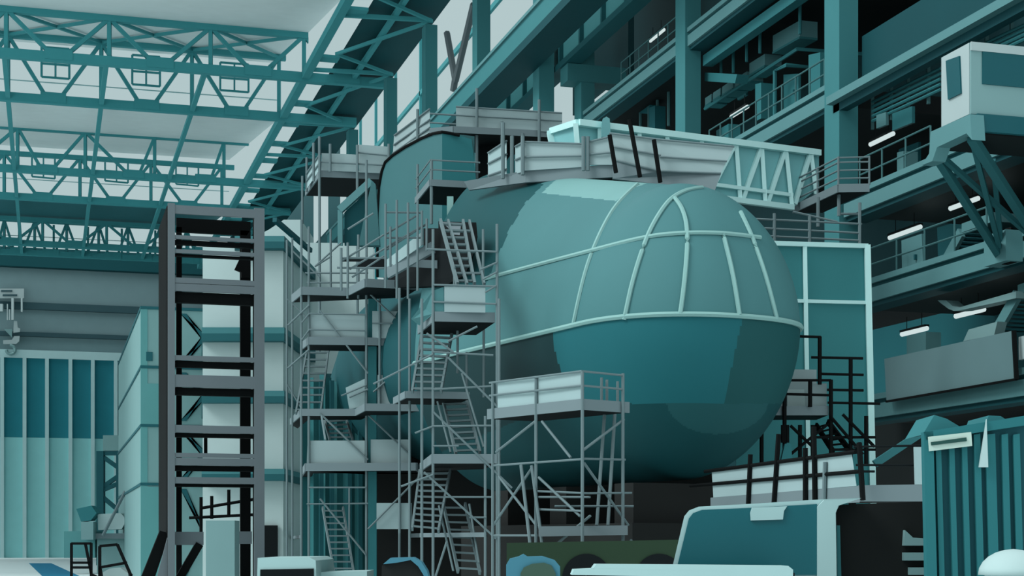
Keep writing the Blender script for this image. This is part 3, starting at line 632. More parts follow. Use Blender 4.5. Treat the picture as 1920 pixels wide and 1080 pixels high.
braces(T, LT-0.05, [((600,582),(690,700)),((687,545),(772,625)),((600,775),(690,862)),((687,775),(768,852)),((600,935),(686,1040)),((690,992),(790,890)),((700,735),(790,660)),((655,745),(690,730)),((540,610),(580,572)),((540,690),(580,655))])
braces(T, LT-0.05, [((580,618),(684,620)),((580,588),(684,590)),((698,606),(768,607)),((566,637),(580,618)),((566,605),(580,588)),((578,914),(686,914)),((640,742),(687,722)),((575,945),(690,944)),((655,914),(655,1000))], name='guard_rail', r=0.025)
braces(T, BT, [((572,512),(690,512)),((590,500),(640,455)),((575,530),(690,530)),((590,500),(622,480)),((548,470),(600,520)),((538,560),(580,600)),((538,720),(580,790))], name='guard_rail', r=0.028)
stair(T, V(606,780,BT), V(618,824,LT+.4), V(646,776,BT), V(661,824,LT+.4), 6)
stair(T, V(605,952,BT), V(626,1072,LT+.3), V(643,952,BT), V(663,1072,LT+.3), 10)
stair(T, V(576,655,BT), V(555,775,LT+.3), V(616,655,BT), V(601,775,LT+.3), 9)
# upper walkway between the towers
T = thing('scaffold_walkway', 'raised scaffold walkway with a slanting pale screen left of the dark hull opening', 'walkway', V(740,500,44))
pan(T, 'guard_panel', [V(724,488,43.4), V(792,434,42.1), V(794,458,42.1), V(726,506,43.4)], 'sheet_hi')
MB().beam(V(728,512,43.4), V(812,464,42.1), 0.1, 0.3).build('toe_board', 'deck_edge', T)
pan(T, 'toe_board', [V(770,500,42.1), V(790,487,42.1), V(820,488,42.1), V(820,503,42.1)], 'deck_edge')
pan(T, 'deck', [V(640,484,43.6), V(725,486,43.6), V(725,500,43.6), V(668,502,43.6), V(676,490,43.6), V(640,490,43.6)], 'planks')
for a, b in (((640,484),(726,484)),((632,502),(720,503)),((652,430),(700,400)),((640,490),(720,440)),((655,505),(790,425)),((722,398),(790,399)),((722,440),(780,405)),((722,470),(800,420)),((722,446),(790,446)),((660,520),(720,480))): tub(T, 'guard_rail', V(*a,42.0), V(*b,42.0), 0.028)
posts(T, 41.9, [(723,382,540),(744,375,560),(765,380,560),(783,375,545),(732,425,500),(791,395,460),(640,465,545),(652,455,540),(800,410,470)], r=0.032)
# stair tower in the middle
ST = 36.0; SB = 38.2
T = thing('scaffold_tower', 'slender stair scaffold in front of the left half of the hull', 'scaffold', V(850,1600,ST), 'scaffold towers')
posts(T, ST, [(791,560,1600),(812,430,1600),(910,780,1600),(932,420,1600)], r=0.032)
posts(T, ST+1.6, [(768,560,1600),(749,540,1000),(858,610,700),(875,660,750),(907,612,745),(906,430,530),(852,500,560)], r=0.03)
zU, zM, zL, zK = [V(0, y, ST).z for y in (586,735,853,1000)]
P = deck(T, [(786,611),(815,586),(928,588)], zU, 1.0, 0.2, par=True)
scr(T, [(833,537),(910,539),(910,586),(833,585)], ST-0.02, 'sheet'); scr(T, [(771,598),(812,545),(832,538),(832,585),(815,587),(786,610)], [ST+1,ST,ST,ST,ST,ST+1], 'hull')
P = deck(T, [(740,747),(762,735),(880,737)], V(0,736,ST+1).z, 1.3, 0.14, par=True)
P = deck(T, [(790,870),(812,853),(932,853)], zL, 1.1, 0.19, par=True)
P = deck(T, [(790,1001),(912,1000)], zK, 1.1, 0.08)
braces(T, ST-0.03, [((812,566),(930,570)),((812,534),(930,537)),((800,467),(932,472)),((812,730),(925,724)),((812,799),(925,798)),((812,836),(860,836)),((778,812),(812,799)),((835,932),(925,932)),((880,970),(912,970)),((925,718),(925,760)),((812,660),(925,666)),((930,536),(910,548)),((932,492),(900,506)),((932,510),(905,524)),((700,720),(812,664))], name='guard_rail', r=0.024)
braces(T, ST-0.05, [((840,670),(935,765)),((800,625),(850,660)),((812,772),(960,915)),((840,640),(895,612)),((795,885),(930,1010)),((817,1080),(838,1015)),((752,912),(812,890))], r=0.026)
stair(T, V(826,414,SB+2), V(858,534,ST+1), V(868,415,SB+2), V(890,534,ST+1), 9, w=0.06)
stair(T, V(840,414,SB+2), V(876,534,ST+.9), V(880,415,SB+2), V(908,534,ST+.9), 3)
stair(T, V(793,613,SB), V(773,735,ST+.6), V(849,617,SB), V(827,735,ST+.6), 10)
stair(T, V(831,753,SB), V(855,851,ST+.5), V(875,751,SB), V(900,849,ST+.5), 9)
stair(T, V(787,883,SB), V(773,992,ST+.4), V(844,882,SB), V(822,997,ST+.4), 10)
stair(T, V(831,945,SB), V(859,1072,ST+.4), V(872,945,SB), V(900,1075,ST+.4), 9)
for a, b in (((820,753),(845,848)),((866,700),(907,838)),((880,945),(898,1055)),((823,948),(850,1070)),((603,780),(610,824))): tub(T, 'hand_rail', V(*a,ST+1), V(*b,ST+0.4), 0.025)
# front scaffold under the hull flank
T = thing('scaffold_tower', 'front scaffold with two white screens below the hull flank', 'scaffold', V(1050,1600,31), 'scaffold towers')
zF = V(1092,750,31).z
Q = [(916,769),(1092,750),(1178,756)]; P = deck(T, Q, zF, 1.6, 0.19, par=True)
tA, tB, tC = [Zt(y, zF) for _, y in Q]
def ft(x): return tA+(tB-tA)*(x-916)/176 if x < 1092 else tB+(tC-tB)*(x-1092)/86
for pts in ([(933,716),(1003,707),(1003,758),(933,765)], [(1008,706),(1089,697),(1089,750),(1008,758)]): scr(T, pts, [ft(p[0])-0.04 for p in pts], 'sheet_hi')
for L in ([(918,718),(1091,696),(1169,704)], [(918,742),(1091,723),(1169,730)]): MB().tube([V(x, y, ft(x)-0.1) for x, y in L], 0.024).build('guard_rail', 'tube', T)
for x, y0, y1 in ((924,718,1600),(1005,705,1600),(1092,696,1600),(1168,700,1600)): tub(T, 'upright', V(x,y0,ft(x)-.1), V(x,y1,ft(x)-.1), 0.032)
for x, y0, y1 in ((936,560,1600),(1128,708,752),(1138,712,752),(1158,715,753)): tub(T, 'upright', V(x,y0,ft(x)+.9), V(x,y1,ft(x)+.9), 0.028)
for a, b in (((1134,770),(1119,985)),((1153,772),(1140,985)),((977,872),(997,1045)),((997,873),(1022,1060))): tub(T, 'ladder_stile', V(*a,32.2), V(*b,31.6), 0.034)
for a, b in (((930,848),(1005,789)),((1095,843),(1170,786)),((1095,868),(1178,985)),((935,893),(1008,988)),((925,985),(997,878)),((1010,895),(1088,968)),((1020,1040),(1107,967)),((1016,790),(1070,858)),((1158,1058),(1184,1012))): tub(T, 'brace', V(*a,ft(a[0])-.05), V(*b,ft(b[0])-.05), 0.027)
for a, b in (((924,873),(1092,861)),((1092,860),(1172,862)),((1008,921),(1105,925)),((1008,932),(1106,932)),((1040,949),(1188,949)),((1092,925),(1184,924)),((1010,955),(1090,958)),((926,1004),(1008,1004))): tub(T, 'ledger', V(*a,ft(a[0])-.08), V(*b,ft(b[0])-.08), 0.024)
zG = V(1100,986,31).z
MB().prism([V(1010,987,31.2), V(1177,985,31.2), V(1177,1003,31.2), V(1010,1006,31.2)], FW*0.05).build('toe_board', 'deck_edge', T)
MB().prism([V(1010,1000,31.25), V(1177,998,31.25), V(1177,998,31.25)+FW*1.4, V(1010,1000,31.25)+FW*1.4], UP*0.05).build('deck', 'planks', T)
# black scaffold right of the bow
RT_ = 38.5
T = thing('scaffold_tower', 'black scaffold with a stair between bow and glazed screen', 'scaffold', V(1530,1600,RT_), 'scaffold towers')
zR = V(1500,763,RT_).z
P = deck(T, [(1415,763),(1553,763)], zR, 1.5, 0.2)
scr(T, [(1452,692),(1531,693),(1531,763),(1440,763)], RT_+.9, 'sheet'); scr(T, [(1476,730),(1508,730),(1510,763),(1476,763)], RT_+.85, 'white_hi'); scr(T, [(1521,719),(1550,719),(1550,763),(1521,763)], RT_+.1, 'sheet')
for x, y0, y1 in ((1471,672,1600),(1519,714,763),(1558,712,860),(1537,631,721),(1595,670,1600),(1524,797,1600),(1500,797,860),(1428,797,1600),(1468,797,830),(1476,797,830),(1624,780,870),(1612,830,870)): tub(T, 'upright', V(x,y0,RT_-.1), V(x,y1,RT_-.1), 0.05, 'jet')
for a, b in (((1440,713),(1558,713)),((1440,738),(1558,741)),((1480,630),(1539,632)),((1521,670),(1618,672)),((1540,701),(1619,703)),((1551,731),(1619,732)),((1552,755),(1650,757)),((1525,820),(1642,820)),((1560,843),(1642,843))): tub(T, 'guard_rail', V(*a,RT_-.1), V(*b,RT_-.1), 0.035, 'jet')
for a, b in (((1580,777),(1640,838)),((1558,782),(1618,852)),((1482,798),(1522,836)),((1482,852),(1550,797))): tub(T, 'brace', V(*a,RT_-.15), V(*b,RT_-.15), 0.04, 'jet')
stair(T, V(1530,797,RT_+.9), V(1563,848,RT_), V(1552,790,RT_+.9), V(1594,846,RT_), 6, 'jet', 0.06)
tag(MB().prism([V(x, y, 37.6) for x, y in ((1472,832),(1484,832),(1485,862),(1464,866))], FW*0.2).build('dark_canister', 'gal_teal'), 'small teal canister hanging under the black scaffold', 'canister')
# front right platform
T = platform('work_platform', 'low white screened platform above the windscreen of the truck', V(1470,900,29))
zH = 2 + (HY-930)/F*34; 
def rt(x): return 1/(1/34+(x-1335)/262*(1/27.84-1/34))
def rp(x, y, o=0): return V(x, y, rt(x)+o)
MB().prism([rp(1335,882), rp(1597,850), rp(1606,911), rp(1338,933)], FW*0.05).build('guard_panel', 'sheet_hi', T)
MB().prism([rp(1333,933), rp(1612,911), rp(1612,942), rp(1333,952)], FW*0.08).build('toe_board', 'deck_edge', T)
MB().prism([V(1610,910,rt(1612)), V(1740,908,rt(1612)), V(1740,940,rt(1612)), V(1612,940,rt(1612))], FW*0.08).build('toe_board', 'deck_edge', T)
MB().prism([rp(1333,948,.1), rp(1612,938,.1), V(1740,938,rt(1612)+.1), V(1740,938,rt(1612)+.1)+FW*1.5, rp(1333,948,1.8)], UP*0.05).build('deck', 'planks', T)
for a, b in (((1322,884),(1605,847)),((1295,911),(1612,884))): tub(T, 'guard_rail', rp(*a,-.06), rp(*b,-.06), 0.04, 'jet')
for a, b in (((1600,838),(1738,835)),((1605,872),(1738,872)),((1605,884),(1640,884))): tub(T, 'guard_rail', V(*a,rt(1605)), V(*b,rt(1605)), 0.022, 'black')
for (x0, y0, x1, y1) in ((1407,852,1403,945),(1460,814,1451,945),(1510,840,1510,940),(1526,800,1528,940),(1611,830,1618,938)): tub(T, 'upright', rp(x0,y0,-.1), rp(x1,y1,-.1), 0.048, 'jet')
MB().prism([V(x, y, rt(1612)) for x, y in ((1714,838),(1740,838),(1740,910),(1716,910))], FW*.05).build('guard_panel', 'sheet_hi', T)
tub(T, 'upright', rp(1547,866,-.1), rp(1545,940,-.1), 0.04, 'tube')
tub(T, 'leg', rp(1345,940,.5), rp(1345,1600,.5), 0.05, 'black'); tub(T, 'leg', rp(1600,935,.5), rp(1600,1600,.5), 0.05, 'black')
# ================================================================ LEFT SIDE: tower, offices, stacked units
T = thing('lift_tower', 'tall grey steel lift tower with shaded inner sides coloured black, left of the scaffolds', 'tower', V(405, 1130, 60))
Yf = V(405, 700, 60).y
def tf(x, y, o=0): return Yp(x, y, Yf+o)
dep = 4.3  # inner, back and side parts are coloured black to give their shade
ztp = tf(405,388).z
for xa, xb in ((315,328),(477,496)):
    a = tf(xa, 388); b = tf(xb, 388)
    MB().box((a.x, Yf, 0), (b.x, Yf+0.12, ztp+0.05)).build('front_post', 'tower', T)
    MB().box((a.x, Yf+0.12, 0), (a.x+0.06, Yf+0.5, ztp)).build('post_web', 'jet', T)
for xa, xb in ((331,341),(451,470)):
    a = tf(xa, 388, dep); b = tf(xb, 388, dep)
    MB().box((a.x, Yf+dep, 0), (b.x, Yf+dep+0.25, ztp)).build('back_post', 'jet', T)
a = tf(315, 388)
MB().box((a.x-0.02, Yf+0.3, HC+(HY-1000)/F*60), (a.x+0.08, Yf+dep+0.6, ztp)).build('side_plate', 'jet', T)
xl, xr = tf(327,500).x, tf(478,500).x
for y0, y1, dk in ((388,404,0),(444,451,8),(470,477,4),(523,533,0),(534,548,20),(668,677,12),(704,713,0),(713,727,14),(798,812,8),(850,858,0),(859,873,10),(895,907,6)):
    za, zb = tf(400,y1).z, tf(400,y0).z
    MB().box((xl, Yf+0.02, za), (xr, Yf+0.14, zb)).build('cross_beam', 'tower', T)
    if dk: MB().box((xl, Yf+0.2, za-dk/F*60), (xr, Yf+0.5, za)).build('beam_web', 'jet', T)
for y0, y1 in ((412,438),(560,568),(735,741)): MB().box((tf(331,500,dep).x, Yf+dep, tf(400,y1,dep).z), (tf(470,500,dep).x, Yf+dep+0.2, tf(400,y0,dep).z)).build('back_beam', 'jet', T)
MB().prism([tf(x, y, dep-0.4) for x, y in ((455,455),(452,480),(440,505),(453,510),(453,520),(470,520),(470,430))], (0,0.2,0)).build('bracket', 'jet', T)
MB().prism([tf(x, y, .6) for x, y in ((300,995),(318,1000),(288,1090),(262,1090))], (0,0.4,0)).build('splayed_foot', 'jet', T); MB().prism([tf(x, y, .3) for x, y in ((316,1000),(318,1700),(286,1700))], (0,0.2,0)).build('foot_plate', 'tower', T)
bar(T, 'diagonal', tf(374,1020,1), tf(330,1095,1), 0.3, 'jet'); MB().box((tf(383,830,2).x, Yf+2, tf(383,852,2).z), (tf(389,830,2).x, Yf+2.15, tf(383,818,2).z)).build('short_post', 'jet', T)
MB().box((xl, Yf+0.9, tf(400,1022).z), (tf(386,1000).x, Yf+1.1, tf(400,997).z)).build('base_beam', 'tower', T); MB().box((tf(440,1000).x, Yf+0.9, tf(400,1020).z), (xr, Yf+1.1, tf(400,996).z)).build('base_beam', 'tower', T)
tag(MB().prism([V(x, y, 57) for x, y in ((386,976),(440,976),(440,1700),(386,1700))], FW*1.0).build('grey_pillar', 'cab_grey'), 'smooth grey block standing at the foot of the lift tower', 'pillar')
T = thing('black_fence', 'bent black railing seen through the lower part of the lift tower', 'railing', V(410,1000,66))
for x, y0, y1 in ((377,932,1000),(397,930,973),(429,918,970)): tub(T, 'upright', V(x,y0,66), V(x,y1,66), 0.07, 'jet')
for a, b in (((376,953),(477,936)),((355,971),(477,965))): tub(T, 'guard_rail', V(*a,66), V(*b,66), 0.07, 'jet')

# white office block with teal slabs
WT = 72.0
T = thing('office_block', 'white office block of several storeys with teal floor slabs, behind the lift tower', 'building', V(450,1080,WT))
def wz(y): return HC+(HY-y)/F*WT
A, B = V(380,1000,WT), V(531,1000,WT); Bk = V(606,1000,84)
def flat(p, z): return Vec((p.x, p.y, z))
body = [flat(A,0), flat(B,0), flat(Bk,0), flat(A,0)+FW*12]
MB().prism(body, UP*wz(462)).build('wall', 'wb_white', T)
MB().prism([V(x, y, 80.5) for x, y in ((380,560),(395,520),(437,466),(505,430),(532,412),(565,412),(566,560))], FW*5).build('upper_wall', 'wb_white', T)
MB().prism([V(562,455,80), V(700,456,80), V(700,700,80), V(562,700,80)], FW*0.3).build('screen_wall', 'wb_white', T)
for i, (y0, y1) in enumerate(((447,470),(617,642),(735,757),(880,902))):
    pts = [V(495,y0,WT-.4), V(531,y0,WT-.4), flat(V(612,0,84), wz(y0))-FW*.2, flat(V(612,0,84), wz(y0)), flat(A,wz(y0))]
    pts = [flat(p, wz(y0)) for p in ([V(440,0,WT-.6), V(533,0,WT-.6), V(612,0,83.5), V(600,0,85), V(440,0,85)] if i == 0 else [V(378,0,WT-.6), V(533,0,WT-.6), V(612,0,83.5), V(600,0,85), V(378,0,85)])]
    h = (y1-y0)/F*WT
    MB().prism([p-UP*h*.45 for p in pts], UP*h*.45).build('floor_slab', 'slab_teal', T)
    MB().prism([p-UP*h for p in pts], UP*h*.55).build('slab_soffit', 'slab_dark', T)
MB().prism([V(x, y, WT-.2) for x, y in ((487,985),(520,985),(520,1700),(487,1700))], FW*0.15).build('doorway', 'black', T)
bar(T, 'roof_edge', V(515,412,WT), V(582,470,76), 0.2, 'line_teal')
T2 = thing('teal_curtain', 'ribbed teal curtain hanging behind the left scaffold decks', 'curtain', V(630,1600,50))
cu = MB()
for k in range(13):
    x = 566+k*11
    cu.prism([V(x,700+(k%3)*8,50+(k%2)*.12), V(x+11,700+(k%3)*8,50+((k+1)%2)*.12), V(x+11,1600,50+((k+1)%2)*.12), V(x,1600,50+(k%2)*.12)], FW*0.05)
cu.build('curtain_sheet', 'curtain', T2)
for x in (599,619,652,672): MB().box(*[tuple(v) for v in (V(x,1600,49.7), V(x,1600,49.7)+Vec((0.13,0.1,7)))]).build('curtain_post', 'line_teal', T2)
tag(MB().prism([V(x, y, 46.3) for x, y in ((690,560),(706,560),(706,1600),(690,1600))], FW*0.15).build('teal_column', 'gal_teal'), 'plain teal column rising behind the left scaffold tower', 'column')

# stacked white units, hall aligned
CT = 80.0; cf = V(265, 900, CT); xr_ = Yp(392, 900, cf.y).x; yb_ = Xp(222, 900, cf.x).y
T = thing('stacked_units', 'stack of four pale site cabins left of the lift tower', 'cabin stack', (cf.x, cf.y, 0))
lv = [0, HC+(HY-905)/F*CT, HC+(HY-795)/F*CT, HC+(HY-685)/F*CT, HC+(HY-574)/F*CT]
for i in range(4):
    u = MB().box((cf.x, cf.y, lv[i]), (xr_, yb_, lv[i+1]-0.12)).build('cabin', 'stack', T)
    MB().box((cf.x-0.05, cf.y-0.05, lv[i+1]-0.14), (xr_+0.05, yb_+0.05, lv[i+1])).build('edge_beam', 'line_teal', u)
    MB().box((cf.x-0.03, cf.y-0.03, lv[i]), (cf.x+0.3, cf.y+0.2, lv[i+1]-0.14)).build('corner_post', 'stack_teal', u)
    if i in (0, 2): MB().box((cf.x+0.3, cf.y-0.03, lv[i]), (cf.x+1.1, cf.y, lv[i+1]-(0.9 if i == 2 else 0.2))).build('teal_panel', 'stack_teal', u)
    if i == 3: MB().box((Yp(274,660,cf.y).x, cf.y-0.05, Yp(0,668,cf.y).z), (Yp(286,660,cf.y).x, cf.y, Yp(0,651,cf.y).z)).build('small_window', 'line_teal', u)
    a = Yp(338,660,cf.y); b = Yp(382,660,cf.y)
    MB().prism([Vec((a.x,cf.y-.06,lv[i]+.2)), Vec((a.x+.3,cf.y-.06,lv[i]+.2)), Vec((b.x,cf.y-.06,(lv[i]+lv[i+1])/2+.2)), Vec((b.x,cf.y-.06,(lv[i]+lv[i+1])/2-.2))], (0,0.05,0)).build('diagonal', 'line_teal', u)
    MB().prism([Vec((a.x,cf.y-.06,lv[i+1]-.3)), Vec((a.x+.3,cf.y-.06,lv[i+1]-.3)), Vec((b.x,cf.y-.06,(lv[i]+lv[i+1])/2-.2)), Vec((b.x,cf.y-.06,(lv[i]+lv[i+1])/2+.2))], (0,0.05,0)).build('diagonal', 'line_teal', u)
T = thing('lattice_mast', 'short teal lattice mast left of the stacked cabins', 'mast', V(200,1040,110))
for x in (189,226): bar(T, 'post', V(x,846,110), V(x,1060,110), 0.5, 'line_teal')
for a, b in (((189,850),(226,850)),((195,858),(226,880)),((190,920),(226,905)),((190,930),(226,960)),((190,915),(226,890))): bar(T, 'lattice_bar', V(*a,110), V(*b,110), 0.28, 'line_teal')
tag(MB().prism([V(x, y, 109.8) for x, y in ((193,816),(222,816),(222,845),(193,845))], FW*1).build('pale_box', 'stack'), 'small pale box on top of the lattice mast, at the hangar door edge', 'box')
# crane hook on the far wall
T = thing('crane_hook', 'white crane trolley with hanging hook block at the far left', 'crane hook', Yp(20,660,203))
def hp(x, y): return Yp(x, y, 203)
MB().prism([hp(-6,541), hp(45,541), hp(45,559), hp(-6,559)], (0,0.7,0)).build('trolley', 'cab_white', T)
for (x0,y0,x1,y1) in ((2,544,23,547),(5,552,32,555)): MB().prism([hp(x0,y0), hp(x1,y0), hp(x1,y1), hp(x0,y1)], (0,-0.1,0)).build('vent_slot', 'far_band', T)
for x, y0, y1, w_ in ((24,559,600,.28),(41,559,585,.2),(14,570,600,.12),(18,580,600,.12),(3,570,584,.35)): bar(T, 'cable', hp(x,y0), hp(x,y1), w_, 'cab_white')
MB().prism([hp(x, y) for x, y in ((26,602),(32,602),(33,614),(38,616),(37,622),(25,624))], (0,0.5,0)).build('hook_block', 'cab_white', T)
MB().prism([hp(x, y) for x, y in ((8,617),(23,617),(22,632))], (0,0.5,0)).build('sheave_plate', 'cab_grey', T)
MB().prism([hp(x, y) for x, y in ((6,638),(22,637),(27,630),(37,630),(36,640),(30,645),(6,645))], (0,0.5,0)).build('hook_block', 'cab_white', T)
MB().tube([hp(20+8*math.cos(a), 656+8*math.sin(a)) for a in [math.radians(k) for k in range(-100, 181, 20)]][::-1], 0.2).build('hook', 'cab_grey', T)
# things on the floor at the far left
T = thing('work_bench', 'grey bench with teal side in front of the stacked cabins', 'bench', V(190,1060,98))
MB().prism([V(x, y, 98) for x, y in ((120,996),(178,996),(178,1046),(120,1046))], FW*2).build('side_box', 'stack_teal', T)
MB().prism([V(x, y, 97.5) for x, y in ((178,1000),(254,1000),(254,1010),(178,1010))], FW*2).build('bench_top', 'tube', T)
MB().prism([V(x, y, 98) for x, y in ((182,1010),(254,1010),(254,1076),(182,1076))], FW*2).build('bench_front', 'stack', T)
T = thing('tilted_box', 'dark teal box tilted on a grey pedestal on the bench', 'box', V(165,1012,97))
MB().prism([V(x, y, 97) for x, y in ((143,954),(171,948),(181,962),(170,976),(152,978))], FW*1).build('box_body', 'gal_teal', T); MB().prism([V(x, y, 97) for x, y in ((152,978),(175,978),(175,1012),(152,1012))], FW*0.8).build('pedestal', 'cab_grey', T)
tag(MB().prism([V(x, y, 97.6) for x, y in ((183,964),(226,962),(238,975),(228,992),(184,994))], FW*1.2).build('white_bundle', 'white_hi'), 'white folded sheet bundle lying on the bench', 'bundle')
T = thing('step_ladder', 'thin grey step ladder standing open on the bench', 'ladder', V(215,1005,97))
tub(T, 'leg', V(235,921,97), V(193,1004,97), 0.1, 'tube'); tub(T, 'leg', V(236,921,97), V(237,1004,97), 0.08, 'tube')
T = thing('black_rack', 'upright black rack frame with a double bar at the lower left', 'frame', V(153,1120,60))
for a, b in (((134,1018),(134,1700)),((171,1018),(171,1700)),((134,1019),(171,1019)),((134,1055),(171,1055)),((134,1064),(171,1064)),((160,1019),(171,1075))): bar(T, 'frame_bar', V(*a,60), V(*b,60), 0.09, 'jet')
T = thing('folding_seat', 'leaning black seat frame right of the upright black rack', 'frame', V(215,1120,60))
for a, b in (((187,1024),(220,1021)),((187,1024),(187,1700)),((220,1021),(246,1080)),((187,1064),(238,1055)),((246,1076),(240,1700)),((187,1062),(192,1090)),((173,1078),(188,1085))): bar(T, 'frame_bar', V(*a,60), V(*b,60), 0.1, 'jet')
T = thing('pale_cushion', 'pale rounded seat pad held in the leaning black seat frame', 'cushion', V(215,1120,60.5))
MB().prism([V(x, y, 60.5) for x, y in ((190,1075),(205,1066),(225,1064),(240,1075),(240,1700),(190,1700))], FW*.6).build('pad', 'white_hi', T)
# ---- under the hull
tag(MB().prism([V(x, y, 48) for x, y in ((686,828),(1345,850),(1345,1600),(686,1600))], FW*.1).build('recess_shade', 'near_black'), 'black sheet standing in for the shade behind the scaffolds under the ship', 'tarpaulin')  # black sheet stands in for the dark recess under the hull
T = thing('keel_cradle', 'dark cradle block carrying the ship under its keel', 'cradle', cam(2.4,37,0))
for s in (30.5, 33.5, 36.5):
    c = d_*s+n_*NC; MB().prism([c-n_*1.6-d_*.4, c+n_*1.6-d_*.4, c+n_*1.6+d_*.4, c-n_*1.6+d_*.4], UP*3.3).build('cradle_block', 'near_black', T)
MB().prism([d_*29.5+n_*(NC-2), d_*29.5+n_*(NC+2), d_*38+n_*(NC+2), d_*38+n_*(NC-2)], UP*2.4).build('cradle_base', 'near_black', T)
T = thing('olive_beam', 'olive green transport beam with dark arches below the bow', 'beam', V(1100,1090,30))
MB().prism([V(x, y, 30) for x, y in ((950,1018),(1275,1012),(1275,1700),(950,1700))], FW*0.4).build('beam_body', 'olive', T)
for c, r in ((1100,46),(1236,46)): MB().prism([V(c+r*math.cos(math.radians(a)), 1085+ (r*1.02)*math.sin(math.radians(a)), 29.97) for a in range(180, 361, 12)], FW*0.05).build('arch_opening', 'black', T)
T = thing('blue_bag', 'pale blue rounded bag with an olive mouth in front of the green beam', 'bag', V(1000,1100,27))
MB().prism([V(x, y, 27) for x, y in ((949,1060),(956,1048),(972,1044),(982,1039),(990,1044),(1018,1043),(1040,1050),(1050,1062),(1052,1700),(949,1700))], FW*.8).build('bag_body', 'blue_pale', T)
MB().prism([V(x, y, 26.95) for x, y in ((976,1075),(982,1064),(998,1057),(1020,1055),(1034,1060),(1042,1075),(1043,1700),(976,1700))], FW*.05).build('bag_mouth', 'olive_pale', T)
T = thing('dark_dome', 'dark rounded cover with a light blue edge at the bottom of the picture', 'cover', V(755,1110,28))
Lb = [(718,1058),(732,1046),(775,1045),(790,1054),(800,1070),(806,1090)]; Li = [(800,1090),(792,1075),(784,1062),(770,1050),(745,1055),(718,1058)]
MB().prism([V(x, y, 28) for x, y in Lb+Li], FW*.6).build('blue_edge', 'blue_pale', T)
MB().prism([V(x, y, 28.1) for x, y in ((712,1700),(716,1060),(745,1054),(770,1049),(784,1062),(800,1090),(800,1700))], FW*.5).build('cover_body', 'near_black', T)
T = thing('white_van', 'white van roof with a dark windscreen at the bottom edge, under the left scaffold', 'van', V(540,1130,40))
MB().prism([V(x, y, 40) for x, y in ((483,1046),(580,1045),(592,1051),(596,1700),(480,1700))], FW*4).build('van_body', 'truck', T)
MB().prism([V(x, y, 39.96) for x, y in ((488,1068),(588,1066),(590,1700),(486,1700))], FW*.05).build('windscreen', 'black', T)
tag(MB().prism([V(x, y, 41) for x, y in ((594,1073),(688,1071),(688,1700),(594,1700))], FW*2).build('white_crate', 'truck'), 'long pale crate beside the white van at the bottom edge', 'crate')
# ---- truck
T = thing('truck', 'white framed truck cab with a wide teal windscreen at the lower right', 'truck', V(1450,1600,19))
tt = 19.0
MB().prism([V(x, y, tt) for x, y in ((1258,1075),(1283,968),(1292,957),(1310,950),(1420,944),(1545,936),(1615,934),(1575,946),(1567,960),(1575,1600),(1258,1600))], FW*2.2+RT*0.26).build('cab_shell', 'truck', T)
MB().prism([V(x, y, tt-.03) for x, y in ((1270,1062),(1292,972),(1300,962),(1316,956),(1410,952),(1532,945),(1532,1078),(1270,1078))], FW*.05).build('windscreen', 'truck_glass', T)
MB().prism([V(x, y, tt-.06) for x, y in ((1410,952),(1476,949),(1470,958),(1468,974),(1408,976),(1407,962))], FW*.04).build('sun_visor', 'truck', T)
MB().prism([V(x, y, tt-.07) for x, y in ((1533,950),(1545,938),(1612,935),(1572,948),(1567,962),(1572,1600),(1533,1600))], FW*.06).build('corner_pillar', 'truck', T)
MB().prism([V(x, y, tt+.3) for x, y in ((1567,955),(1580,946),(1745,940),(1745,1600),(1570,1600))], FW*.5).build('door_opening', 'near_black', T)
MB().prism([V(x, y, tt-.02) for x, y in ((1569,985),(1575,985),(1584,1600),(1572,1600))], FW*.1).build('door_seal', 'strut', T)
for pts in ([(1697,994),(1712,1008),(1740,1010),(1740,1023),(1695,1023)], [(1695,1036),(1740,1036),(1740,1051),(1695,1051)], [(1706,1064),(1740,1064),(1740,1078),(1706,1078)]): MB().prism([V(x, y, tt+.2) for x, y in pts], FW*.3).build('step', 'cab_grey', T)
for pts in ([(1118,1058),(1478,1061),(1487,1068),(1487,1074),(1112,1066)], [(1076,1068),(1120,1066),(1487,1074),(1487,1085),(1072,1078)]): MB().prism([V(x, y, tt-1.2) for x, y in pts], FW*.5).build('bonnet_edge', 'truck', T)
MB().prism([V(x, y, tt-.75) for x, y in ((1100,1066),(1490,1074),(1490,1700),(1100,1700))], FW*.3).build('bonnet_shadow_gap', 'black', T)
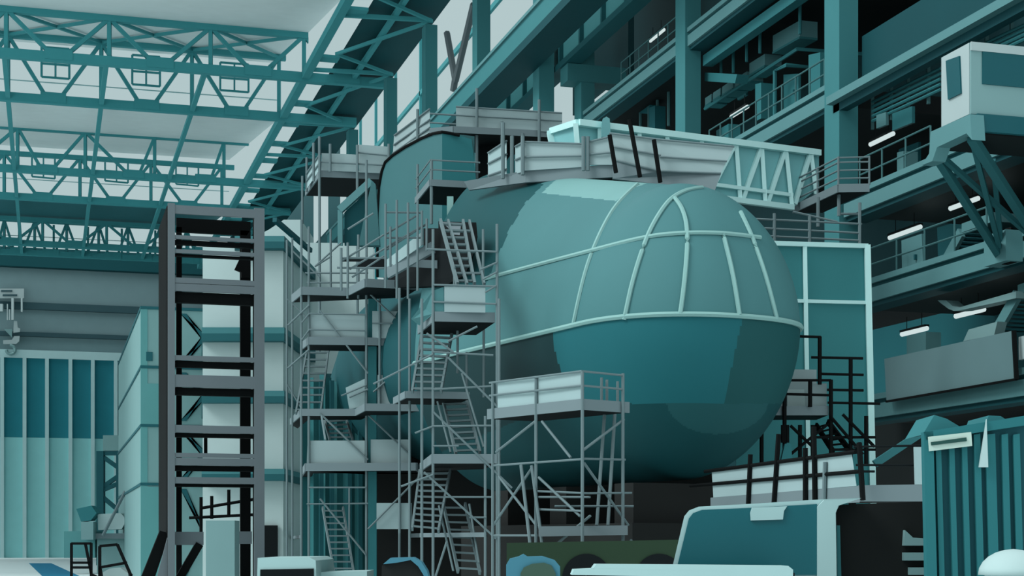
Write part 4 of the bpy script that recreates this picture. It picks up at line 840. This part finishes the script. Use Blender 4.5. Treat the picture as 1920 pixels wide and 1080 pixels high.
# ---- container
T = thing('shipping_container', 'teal corrugated shipping container at the lower right corner', 'container', V(1830,1600,17.5))
kt = 17.5
MB().prism([V(x, y, kt) for x, y in ((1736,812),(1930,781),(1930,1600),(1750,1600))], FW*2.3+RT*0.72).build('container_body', 'cont_dark', T)
def kp(x, y, o=0): return V(x, y, kt-o)
MB().prism([kp(x, y, .1) for x, y in ((1732,810),(1930,778),(1930,796),(1735,826))], FW*.12+RT*.03).build('top_rail', 'cont', T)
MB().prism([kp(x, y, .1) for x, y in ((1732,810),(1750,808),(1764,1600),(1744,1600))], FW*.12).build('corner_post', 'cont', T)
for x0, x1 in ((1754,1764),(1779,1789),(1803,1813),(1826,1838),(1848,1866),(1878,1890),(1900,1912)):
    MB().prism([kp(x, y, .06) for x, y in ((x0, 815),(x1, 813),(x1+15, 1600),(x0+15, 1600))], FW*.08).build('corrugation', 'cont', T)
T = thing('container_sign', 'pale framed sign plate on the container door', 'sign', kp(1780,842,.15))
MB().prism([kp(x, y, .13) for x, y in ((1741,819),(1821,810),(1823,836),(1743,846))], FW*.03).build('plate', 'sign', T); MB().prism([kp(x, y, .15) for x, y in ((1746,829),(1812,820),(1813,827),(1747,835))], FW*.03).build('dark_bar', 'sign_bar', T)
tag(MB().prism([kp(x, y, .14) for x, y in ((1850,786),(1853,876),(1836,876)) ], FW*.03).build('white_pennant', 'white_hi'), 'narrow white pennant hanging down the container side', 'pennant')
T = thing('teal_tarpaulin', 'teal folded tarpaulin lying on the container top edge', 'tarpaulin', kp(1790,800))
for pts in ([(1730,815),(1752,778),(1775,785),(1800,800)], [(1848,795),(1854,779),(1876,780),(1892,790)]): MB().prism([kp(x, y, -.3) for x, y in pts], FW*.8).build('fold', 'gal_teal', T)
tag(MB().beam(V(1640,870,30), V(1745,800,30), 0.14).build('sloping_pole', 'strut'), 'teal pole sloping up behind the container corner', 'pole')
hd = MB(); R = 0.55; c = V(1900,1078,16); rows = []
for i in range(7):
    a = i/6*math.pi/2; rows.append([c+RT*(R*.62*math.cos(a)*math.cos(b))+FW*(R*.62*math.cos(a)*math.sin(b))+UP*(R*.47*math.sin(a)) for b in [k*math.pi/10 for k in range(20)]])
hd.v = [p for r_ in rows for p in r_]; hd.f = [[i*20+k, i*20+(k+1)%20, (i+1)*20+(k+1)%20, (i+1)*20+k] for i in range(6) for k in range(20)]+[list(range(19,-1,-1))]; hd.mi = [0]*len(hd.f)
T = thing('white_dome', 'white rounded bollard cap in the lower right corner', 'dome', c-UP*1.6)
hd.build('cap', 'white_hi', T, smooth=True); MB().tube([c-UP*1.6, c], 0.28, 16).build('bollard', 'white_hi', T)
